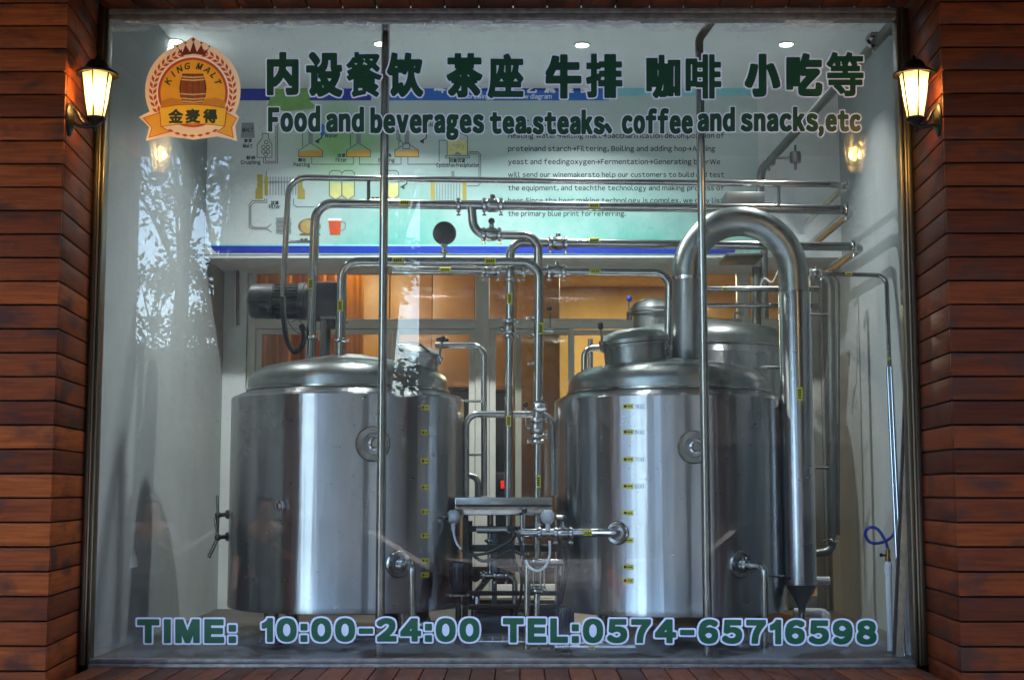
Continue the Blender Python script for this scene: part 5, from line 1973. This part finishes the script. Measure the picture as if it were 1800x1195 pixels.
oddpipe('dark upright pipe at the left of the skid beside the tank', [(826, 915, .95), (826, 1070, .95)], 9, DARKST)
q = oddpipe('steel pipe curving from the skid hood down to the left pump', [(862, 905, 1.0), (862, 1010, 1.0), (838, 1040, .9), (838, 1100, .85)], 11, STEEL)
clamp(q, P(862, 950, 1.0), Z, .018, (1, 0, 0))
clamp(q, P(862, 985, 1.0), Z, .018, (-1, 0, 0))
q = oddpipe('steel cross pipe at knee height inside the skid', [(822, 1012, .92), (905, 1012, .92), (905, 1062, .92)], 10, STEEL)
clamp(q, P(850, 1012, .92), X, .017)
valve(q, P(880, 1012, .92), X, .016, (0, -.3, 1), .05, X, False)
oddpipe('thin blue grey upright tube in the middle of the skid', [(869, 925, .98), (869, 1064, .98)], 9, plain('blue_grey_tube', (96, 120, 136), .4))
tag(MB().sweep(spline([P(900, 950, .6), P(905, 985, .6), P(916, 1010, .6), P(915, 1050, .62), P(905, 1085, .66)]), .007, 8).build('black_hose', RUBBER, None, 60), 'black hose dropping through the skid beside the labelled pipe', 'hose')
tag(MB().sweep(spline([P(826, 968, .72), P(846, 985, .72), P(872, 980, .7), P(898, 968, .68), P(918, 975, .66)]), .008, 8).build('black_hose', RUBBER, None, 60), 'black hose looping level across the skid under the probe cables', 'hose')
tag(MB().sweep(spline([P(990, 960, .5), P(996, 990, .52), P(992, 1025, .56), P(985, 1060, .6)]), .009, 8).build('black_hose', RUBBER, None, 60), 'black hose hanging at the right tank edge of the skid', 'hose')
for k, (px, py, Y, lab) in enumerate(((806, 1012, .62, 'dark vertical motor on a bracket at the left tank edge'), (992, 1090, .62, 'dark vertical motor low at the right tank edge'))):
    c = P(px, py, Y)
    root = thing('pump_motor', (c.x, c.y, c.z - .07), lab, 'motor')
    MB().lathe([(.001, -.07), (.034, -.07), (.040, -.06), (.040, .05), (.034, .062), (.018, .066), (.001, .067)], c, Z, 24).build('housing', GREYP, root)
    mb = MB()
    for j in range(16):
        t = 2 * PI * j / 16
        u = Vector((math.cos(t), math.sin(t), 0))
        mb.obox(c + u * .041, Z, .09, u, .008, .003)
    mb.build('cooling_fins', plain('motor_dark', (34, 36, 40)), root, 0)
    MB().lathe([(.02, 0), (.055, .003), (.055, .012), (.02, .02)], c - Vector((0, 0, .092)), Z, 24).build('flange', STEEL, root)
    MB().cyl(c - Vector((0, 0, .09)), Vector((c.x, c.y, FL + .002)), .014, 12).build('stand', DARKST, root)
q = oddpipe('upright sampling pipe with two clamps left of the front riser', [(918, 905, .72), (918, 985, .72)], 8, CHROME)
clamp(q, P(918, 955, .72), Z, .013, (-1, 0, 0))
clamp(q, P(918, 972, .72), Z, .013, (1, 0, 0))
oddpipe('small steel elbow joining the header to the right tank', [(968, 988, .62), (986, 988, .62), (986, 1010, .62)], 9, STEEL)
# controller
c = P(883, 848, 1.25)
ct = thing('digital_controller', P(883, 864, 1.25), 'black digital controller showing two red digits behind the riser', 'controller')
MB().box((P(872, 863, 1.25).x, 1.25, P(872, 863, 1.25).z), (P(895, 830, 1.25).x, 1.33, P(895, 830, 1.25).z), .003).build('housing', plain('controller_housing', (64, 52, 44), 0.5), ct, 30)
MB().box((P(876, 863, 1.25).x, 1.246, P(872, 859, 1.25).z), (P(891, 830, 1.25).x, 1.2495, P(895, 841, 1.25).z)).build('screen', plain('controller_screen', (14, 8, 8), 0.2), ct, 0)
mb = MB()
for y0, y1 in ((845, 850), (852, 857)):
    pls = stroke_px([[(881, y0), (886, y0), (886, y1), (881, y1), (881, y0)], [(881, (y0 + y1) / 2), (886, (y0 + y1) / 2)]], 1.4)
    for pl in pls:
        k = len(mb.v)
        mb.v += [P(x, y, 1.2445) for x, y in pl]
        mb.f.append(tuple(range(k, k + 4)))
mb.build('digits', emit('red_led', (1, .03, .02), 0.11), ct, 0)
# low pipework in front of the skid
lp = pipe('short labelled upright pipe below the white cable loop', [P(927, 985, .52), P(926, 1150, .50)], 12, .05)
band(lp, P(926, 1057, .52), Z, rad(lp), .045)
lp2 = pipe('level steel header pipe below the front riser', [P(925, 988, .60), P(990, 988, .60)], 12)
clamp(lp2, P(938, 988, .60), X, rad(lp2))
lp3 = pipe('labelled lower leg of the front riser above the floor', [P(944, 1034, .80), P(943, 1125, .78)], 11)
clamp(lp3, P(944, 1038, .8), Z, rad(lp3) * 1.4, (1, 0, 0))
band(lp3, P(944, 1065, .8), Z, rad(lp3), .045)
root = thing('sight_glass', P(944, 1032, .80), 'clear sight glass with tie rods in the front riser', 'sight glass')
a, b = P(944, 1032, .80), P(944, 994, .80)
MB().lathe([(.024, 0), (.024, b.z - a.z)], a, Z, 24, False).build('tube', clear_glass('sight_tube', (.8, .82, .8), .12), root)
mb = MB()
for k in range(6):
    t = 2 * PI * k / 6
    o = Vector((.034 * math.cos(t), .034 * math.sin(t), 0))
    mb.cyl(a + o, b + o, .0035, 8)
mb.lathe([(.02, -.006), (.042, -.005), (.042, .005), (.02, .006)], a, Z, 24, False)
mb.lathe([(.02, -.006), (.042, -.005), (.042, .005), (.02, .006)], b, Z, 24, False)
mb.build('tie_rods', CHROME, root)
fz = lambda px, py, Y: Vector((P(px, py, Y).x, Y, max(P(px, py, Y).z, FL + .03)))
l4 = pipe('floor pipe bending up under the right tank', [fz(930, 1141, .42), fz(1062, 1142, .42), fz(1078, 1118, .5), fz(1078, 1080, .6)], 12, .05, CHROME)
clamp(l4, fz(948, 1141, .42), X, rad(l4), (0, 0, 1))
clamp(l4, fz(970, 1141, .42), X, rad(l4), (0, 0, 1))
l5 = pipe('straight floor pipe closest to the glass', [Vector((P(975, 1155, .22).x, .22, FL + .035)), Vector((P(1117, 1155, .22).x, .22, FL + .035))], 11, .05, CHROME)
valve(l5, Vector((P(994, 1155, .22).x, .22, FL + .035)), X, rad(l5), (0, -.3, 1), .05, X, False)
band(l5, Vector((P(1040, 1155, .22).x, .22, FL + .035)), X, rad(l5), .03)
l6 = pipe('small floor manifold with clamps left of the riser foot', [fz(838, 1133, .5), fz(925, 1136, .5)], 6, .05, CHROME)
for px in (846, 866, 884, 905):
    clamp(l6, fz(px, 1134, .5), X, rad(l6) * 1.3, (0, 0, 1))
pipe('dark hose pipe under the left tank between its legs', [fz(620, 1135, .6), fz(760, 1138, .6)], 9, .05, DARKST)
pipe('level dark pipe behind the cables in the skid', [P(838, 931, .74), P(892, 931, .74)], 12, .05)
mb = MB().cyl(P(922, 930, .62), P(922, 902, .62), .0035, 8)
mb.cyl(P(908, 935, .62), P(936, 935, .62), .013, 12)
hv = tag(mb.build('lever_valve', STEEL, None), 'small lever valve with black ball knob above the cables', 'valve')
MB().ball(P(922, 897, .62), .014).build('knob', BLACK, hv)
for px, py, Y, lab in ((835, 1010, .78, 'round dark handwheel valve beside the left tank'),):
    c = P(px, py, Y)
    mb = MB().lathe([(.001, -.012), (.03, -.012), (.034, 0), (.03, .012), (.001, .012)], c, (1, -.6, .2), 24)
    mb.cyl(c, c + Vector((-.08, .02, 0)), .012, 12)
    tag(mb.build('handwheel_valve', DARKST, None), lab, 'valve')

# ------------------------------------------------------------------ the street that the glass and the steel mirror
def house(label, x0, x1, y, dep, h, col, wcol, fl=3.2, wx=2.4):
    root = thing('street_building', ((x0 + x1) / 2, y - dep / 2, 0), label, 'building', 'buildings across the street')
    mb = MB().box((x0, y - dep, -0.05), (x1, y, h))
    mb.build('wall', plain(label[:20], col, 0.8, 0, 0.12, 2), root, 0)
    mb, fr = MB(), MB()
    z = 4.2
    while z < h - 1.6:
        x = x0 + 0.9
        while x + 1.4 < x1 - 0.4:
            mb.box((x, y - .02, z), (x + 1.4, y + .012, z + 1.5))
            fr.box((x - .08, y - .02, z - .10), (x + 1.48, y + .06, z - .02))
            x += wx
        z += fl
    x = x0 + .5
    while x + 2.6 < x1 - .3:
        mb.box((x, y - .02, .15), (x + 2.6, y + .014, 2.7))
        x += 3.0
    if mb.v:
        mb.build('windows', plain('far_window', (30, 36, 40), .12), root, 0)
    if fr.v:
        fr.build('sills', plain('far_sill', wcol, .8), root, 0)
    MB().box((x0 - .15, y - dep - .1, h), (x1 + .15, y + .2, h + .4)).build('parapet', plain('far_sill', wcol, .8), root, 0)


house('grey office block across the street seen left in the reflection', -14.2, -11.4, -26, 10, 12, (46, 47, 49), (84, 84, 82))
house('pale tall block across the street left of the narrow gap', -6.8, -3.85, -27, 10, 17, (48, 48, 46), (84, 84, 82))
house('long beige block across the street on the right', -2.4, 24, -28, 12, 20, (46, 44, 41), (84, 84, 82))
house('low brown shop row across the street far right', 26, 48, -26, 10, 15, (72, 64, 58), (90, 86, 82))
house('dark block far along the street on the left', -48, -31, -24, 12, 9, (60, 60, 60), (84, 82, 80))


def blocker(label, x0, x1):  # unseen side buildings added to darken the steel's reflections and the right pillar
    root = thing('street_building', ((x0 + x1) / 2, -4.5, 0), label, 'building', 'added side blocks along the street')
    nm = plain('blocker_paint', (44, 40, 37), .8)
    MB().box((x0, -9, 0), (x1, -.7, 8)).build('wall', nm, root, 0)
    MB().box((x0 - .1, -9.1, 8), (x1 + .1, -.65, 8.3)).build('parapet', nm, root, 0)
    mb = MB()
    for y in (-8, -5.6, -3.2):
        for z in (1.0, 4.4):
            xa = x1 if x0 < 0 else x0
            mb.box((xa - .01, y, z), (xa + .01, y + 1.5, z + 1.8))
    mb.build('windows', plain('far_window', (30, 36, 40), .12), root, 0)


blocker('added unseen dark neighbour building along the near kerb on the left', -18, -12)
blocker('added unseen dark neighbour building along the near kerb on the right', 8.5, 15)


def tree(label, x, y, h, spread, leafn, lean, leaf, tone, zc0=0.45, clusters=26, kind='tree', name='street_tree', seed=1):
    q = random.Random(seed)
    root = thing(name, (x, y, -.13), label, kind, 'street trees in the reflection')
    top = Vector((x + lean * h, y, h * .82))
    mb = MB()
    line = [Vector((x, y, -.14)), Vector((x + lean * h * .25, y + .05, h * .28)), Vector((x + lean * h * .6, y - .04, h * .55)), top]
    mb.sweep(spline(line, 8), .1, 10, [max(.02, h * .028 * (1 - i / 27)) for i in range(26)])
    cl = []
    for i in range(clusters):
        u = q.random()
        z = h * (zc0 + (1 - zc0) * u)
        w_ = spread * math.sqrt(max(.05, 1 - (2 * u - .75) ** 2 / 1.8)) * q.uniform(.35, 1)
        a = q.uniform(0, 2 * PI)
        cx_ = x + lean * z
        c = Vector((cx_ + w_ * math.cos(a), y + w_ * math.sin(a), z))
        cl.append(c)
        b = Vector((x + lean * (z * .75), y, z * .75))
        mid = b.lerp(c, .5) + Vector((0, 0, .12))
        mb.sweep(spline([b, mid, c], 4), .02, 6, [max(.006, .03 * h / 7 * (1 - k / 10)) for k in range(9)])
    mb.build('trunk', plain('bark', (66, 58, 50), .9, 0, .3, 12), root, 60)
    mb = MB()
    for i in range(leafn):
        c = cl[q.randrange(len(cl))]
        rr = spread * .36
        o = Vector((q.gauss(0, .5), q.gauss(0, .5), q.gauss(0, .38))) * rr
        d = Vector((q.uniform(-1, 1), q.uniform(-1, 1), q.uniform(-1.1, .3))).normalized()
        n = Vector((q.uniform(-1, 1), q.uniform(-1, 1), q.uniform(.1, 1))).normalized()
        s = d.cross(n).normalized()
        L = leaf * q.uniform(.7, 1.3)
        p = c + o
        mb.add([p, p + d * L * .5 + s * L * .22, p + d * L, p + d * L * .5 - s * L * .22], [(0, 1, 2, 3)])
    t = 'foliage_%d' % tone
    mb.build('crown', plain(t, ((40, 58, 28), (48, 64, 32), (34, 52, 32))[tone], .6, 0, .5, 3), root, 0)


tree('leafy roadside tree with a leaning trunk reflected left of the partition', -3.0, -9.2, 5.4, .78, 3600, -.06, .10, 0, .40, 30, seed=3)
tree('roadside tree whose high branches hang over the left of the street', -3.9, -9.9, 7.0, 1.1, 2800, .02, .10, 1, .71, 20, seed=41)
tree('broad roadside tree reflected in front of the agitator motor', -2.1, -12.2, 5.6, .7, 6500, .03, .10, 1, .33, 26, seed=5)
tree('tall roadside tree reflected above the middle of the window', 1.2, -12.5, 6.6, 2.2, 11000, .03, .10, 2, .42, 30, seed=8)
tree('roadside tree reflected on the right half of the window', 5.0, -12.0, 6.4, 2.4, 11000, -.03, .10, 0, .34, 30, seed=11)
tree('conifer standing low in the sky gap, the one nearest the office block', -11.4, -38, 8.4, 2.0, 3000, 0, .3, 2, .25, 24, seed=21)
tree('conifer standing low in the sky gap, further right', -9.7, -40, 7.4, 1.9, 3000, 0, .3, 2, .25, 24, seed=22)
tree('dark tree filling the foot of the narrow gap', -3.2, -36, 5.2, 2.0, 2600, 0, .3, 2, .2, 24, seed=23)
tree('roadside tree far to the left along the street', -19, -22, 6.0, 2.4, 3000, 0, .2, 1, .3, 24, seed=24)


def car(label, x, y, col, seed):
    """saloon seen from its side, nose to the right (+x)"""
    root = thing('parked_car', (x, y, -.13), label, 'car', 'cars in the street')
    z = -.13
    prof = [(-2.2, .42), (-2.22, .70), (-2.12, .92), (-1.55, .98), (-1.05, 1.36), (-.55, 1.45), (.15, 1.44), (.55, 1.34), (1.15, .98), (1.75, .90), (2.12, .76), (2.2, .55), (2.16, .34), (-2.1, .34)]
    hw = [.82 if h > .99 else .88 for _, h in prof]
    hw = [.74 if h > 1.3 else w_ for w_, (_, h) in zip(hw, prof)]
    n = len(prof)
    vs = [(x + a, y - w_, z + h) for (a, h), w_ in zip(prof, hw)] + [(x + a, y + w_, z + h) for (a, h), w_ in zip(prof, hw)]
    fs = [tuple(range(n)), tuple(range(2 * n - 1, n - 1, -1))] + [(i, n + i, n + (i + 1) % n, (i + 1) % n) for i in range(n)]
    bm = bmesh.new()
    vv = [bm.verts.new(q) for q in vs]
    for f in fs:
        bm.faces.new([vv[i] for i in f])
    bmesh.ops.recalc_face_normals(bm, faces=bm.faces)
    bmesh.ops.bevel(bm, geom=list(bm.edges), offset=.05, segments=2, affect='EDGES', clamp_overlap=True)
    bm.verts.index_update()
    mb = MB().add([q.co.copy() for q in bm.verts], [tuple(v.index for v in f.verts) for f in bm.faces])
    bm.free()
    pm_ = plain('car_paint_%d' % seed, col, .18)
    mb.build('body', pm_, root, 40)
    wg = plain('car_glass', (18, 22, 26), .12)
    for s in (-1, 1):
        q = [(-1.35, .99), (-.95, 1.30), (-.5, 1.385), (.12, 1.38), (.46, 1.30), (.98, .99)]
        mb = MB()
        yy = lambda h: y + s * (.90 - max(0, h - .98) * .22 + .012)
        mb.add([(x + a, yy(h), z + h) for a, h in q], [tuple(range(len(q)))])
        mb.build('side_window', wg, root, 0)
        for wx in (-1.38, 1.36):
            c = Vector((x + wx, y + s * .80, z + .32))
            mb = MB().lathe([(.20, -.1), (.30, -.1), (.33, -.07), (.33, .07), (.30, .1), (.20, .1)], c, (0, 1, 0), 28)
            wh = mb.build('wheel', RUBBER, root)
            MB().lathe([(.001, .06), (.06, .09), (.19, .10), (.20, .07)], c, (0, s, 0), 20).build('rim', STEEL, wh)
        MB().box((x - 2.245, y + s * .55, z + .68), (x - 2.1, y + s * .86, z + .86), .02).build('tail_light', plain('tail_light_red', (150, 14, 16), .3), root, 30)
        MB().box((x + 2.05, y + s * .5, z + .60), (x + 2.215, y + s * .82, z + .74), .02).build('headlight', CHROME, root, 30)


tree('tall thin tree far back above the narrow gap', -2.75, -20, 9.6, 1.2, 8000, .08, .15, 1, .74, 20, seed=31)
house('low far block closing the left sky gap', -22, -8.2, -46, 8, 6.4, (40, 42, 44), (60, 60, 60))
house('low far block closing the foot of the narrow gap', -8, 3, -46, 8, 4.6, (40, 42, 44), (60, 60, 60))


car('dark red car at the kerb mirrored low in the left half of the glass', -2.0, -9.0, (40, 12, 13), 1)
car('dark grey car at the kerb mirrored low in the right half of the glass', 3.2, -9.1, (24, 27, 31), 2)


def person(label, x, y, shirt, trousers, hh, seed):
    zg = 0.0 if y > -6.6 else -.13
    root = thing('person', (x, y, zg), label, 'person', 'people on the pavement seen in the reflection')
    s = hh / 1.72
    J = {'pel': (0, 0, .93), 'wai': (0, .0, 1.08), 'che': (0, .0, 1.30), 'nek': (0, .0, 1.46), 'hed': (0, .01, 1.56), 'top': (0, .0, 1.66),
         'shl': (-.17, 0, 1.40), 'ell': (-.24, .02, 1.13), 'wrl': (-.23, .14, .93), 'hal': (-.23, .18, .86),
         'shr': (.17, 0, 1.40), 'elr': (.25, .03, 1.14), 'wrr': (.15, .22, 1.22), 'har': (.12, .26, 1.28),
         'hil': (-.09, 0, .90), 'knl': (-.10, .02, .50), 'anl': (-.11, -.02, .08), 'tol': (-.12, .14, .03),
         'hir': (.09, 0, .90), 'knr': (.11, .03, .50), 'anr': (.12, -.02, .08), 'tor': (.13, .14, .03)}
    RD = {'pel': .125, 'wai': .12, 'che': .135, 'nek': .055, 'hed': .085, 'top': .07, 'shl': .06, 'ell': .042, 'wrl': .028, 'hal': .03, 'shr': .06, 'elr': .042, 'wrr': .028, 'har': .03,
          'hil': .088, 'knl': .058, 'anl': .04, 'tol': .035, 'hir': .088, 'knr': .058, 'anr': .04, 'tor': .035}
    ed = [('pel', 'wai'), ('wai', 'che'), ('che', 'nek'), ('nek', 'hed'), ('hed', 'top'), ('che', 'shl'), ('shl', 'ell'), ('ell', 'wrl'), ('wrl', 'hal'), ('che', 'shr'), ('shr', 'elr'), ('elr', 'wrr'), ('wrr', 'har'),
          ('pel', 'hil'), ('hil', 'knl'), ('knl', 'anl'), ('anl', 'tol'), ('pel', 'hir'), ('hir', 'knr'), ('knr', 'anr'), ('anr', 'tor')]
    keys = list(J)

    def skin(name, kk, edges, grow, mat, par):
        idx = {k: i for i, k in enumerate(kk)}
        me = bpy.data.meshes.new(name)
        me.from_pydata([Vector(J[k]) * s for k in kk], [(idx[a], idx[b]) for a, b in edges], [])
        o = bpy.data.objects.new(name, me)
        COL.objects.link(o)
        md = o.modifiers.new('skin', 'SKIN')
        for k, v_ in zip(kk, me.skin_vertices[0].data):
            v_.radius = (RD[k] * s + grow, RD[k] * s * (.8 if k in ('che', 'wai', 'pel') else 1) + grow)
        me.skin_vertices[0].data[0].use_root = True
        sb = o.modifiers.new('sub', 'SUBSURF')
        sb.levels = sb.render_levels = 2
        dg = bpy.context.evaluated_depsgraph_get()
        m2 = bpy.data.meshes.new_from_object(o.evaluated_get(dg))
        bpy.data.objects.remove(o)
        m2.materials.clear()
        m2.materials.append(mat)
        m2.polygons.foreach_set('use_smooth', [True] * len(m2.polygons))
        ob = bpy.data.objects.new(name, m2)
        COL.objects.link(ob)
        ob.parent = par
        WL[ob] = WL[par]
        return ob

    body = skin('body', keys, ed, 0, plain('skin', (128, 92, 74), .5, 0, .05), root)
    skin('shirt', ['wai', 'che', 'shl', 'ell', 'shr', 'elr', 'pel'], [('pel', 'wai'), ('wai', 'che'), ('che', 'shl'), ('shl', 'ell'), ('che', 'shr'), ('shr', 'elr')], .012, plain('shirt_%d' % seed, shirt, .8), root)
    skin('trousers', ['pel', 'hil', 'knl', 'anl', 'hir', 'knr', 'anr'], [('pel', 'hil'), ('hil', 'knl'), ('knl', 'anl'), ('pel', 'hir'), ('hir', 'knr'), ('knr', 'anr')], .014, plain('trousers_%d' % seed, trousers, .8), root)
    hc = Vector((x, y - .02, zg + 1.635 * s))
    mb = MB().ball(hc, .098 * s, 20, 1.05)
    for q in mb.v:
        if q.y > hc.y + .03 and q.z < hc.z + .03:
            q.y = hc.y + .03
    mb.build('hair', plain('dark_hair', (24, 20, 18), .5), root, 60)
    mb = MB().lathe([(.001, .02), (.012, .0), (.016, -.03), (.001, -.035)], Vector((x, y + .095 * s, zg + 1.58 * s)), (0, -.2, 1), 10)
    mb.build('nose', plain('skin', (128, 92, 74)), root, 60)
    for dx in (-.03, .03):
        MB().ball((x + dx, y + .085 * s, zg + 1.605 * s), .009, 10).build('eye', plain('eye', (30, 26, 24), .2), root)
    return root


person('person in a grey shirt mirrored at the far left of the glass', -3.45, -7.5, (78, 78, 84), (34, 35, 40), 1.70, 1)
person('person in dark clothes mirrored in the left tank', -2.25, -6.7, (26, 26, 29), (24, 24, 27), 1.72, 2)

# flecks of dried paint and film lying along the inside of the sill
mb = MB()
for k in range(60):
    px = rnd.choice((rnd.uniform(540, 760), rnd.uniform(960, 1300), rnd.uniform(200, 1560)))
    yy = rnd.uniform(.02, .10)
    c = Vector((P(px, 1160, yy).x, yy, FL + .001))
    a0 = rnd.uniform(0, 6.28)
    L, W_ = rnd.uniform(.004, .02), rnd.uniform(.002, .005)
    u, v = Vector((math.cos(a0), math.sin(a0), rnd.uniform(.0, .3))), Vector((-math.sin(a0), math.cos(a0), rnd.uniform(.0, .5)))
    q = [c, c + u * L, c + u * L + v * W_, c + v * W_ * 1.6]
    mb.add(q + [p + Vector((0, 0, .0012)) for p in q], [(3, 2, 1, 0), (4, 5, 6, 7), (0, 1, 5, 4), (1, 2, 6, 5), (2, 3, 7, 6), (3, 0, 4, 7)])
fk = mb.build('paint_flecks', plain('dried_paint', (215, 220, 220), .4), None, 0)
tag(fk, 'white flecks of dried paint scattered along the inside of the sill', 'debris')
fk['kind'] = 'stuff'
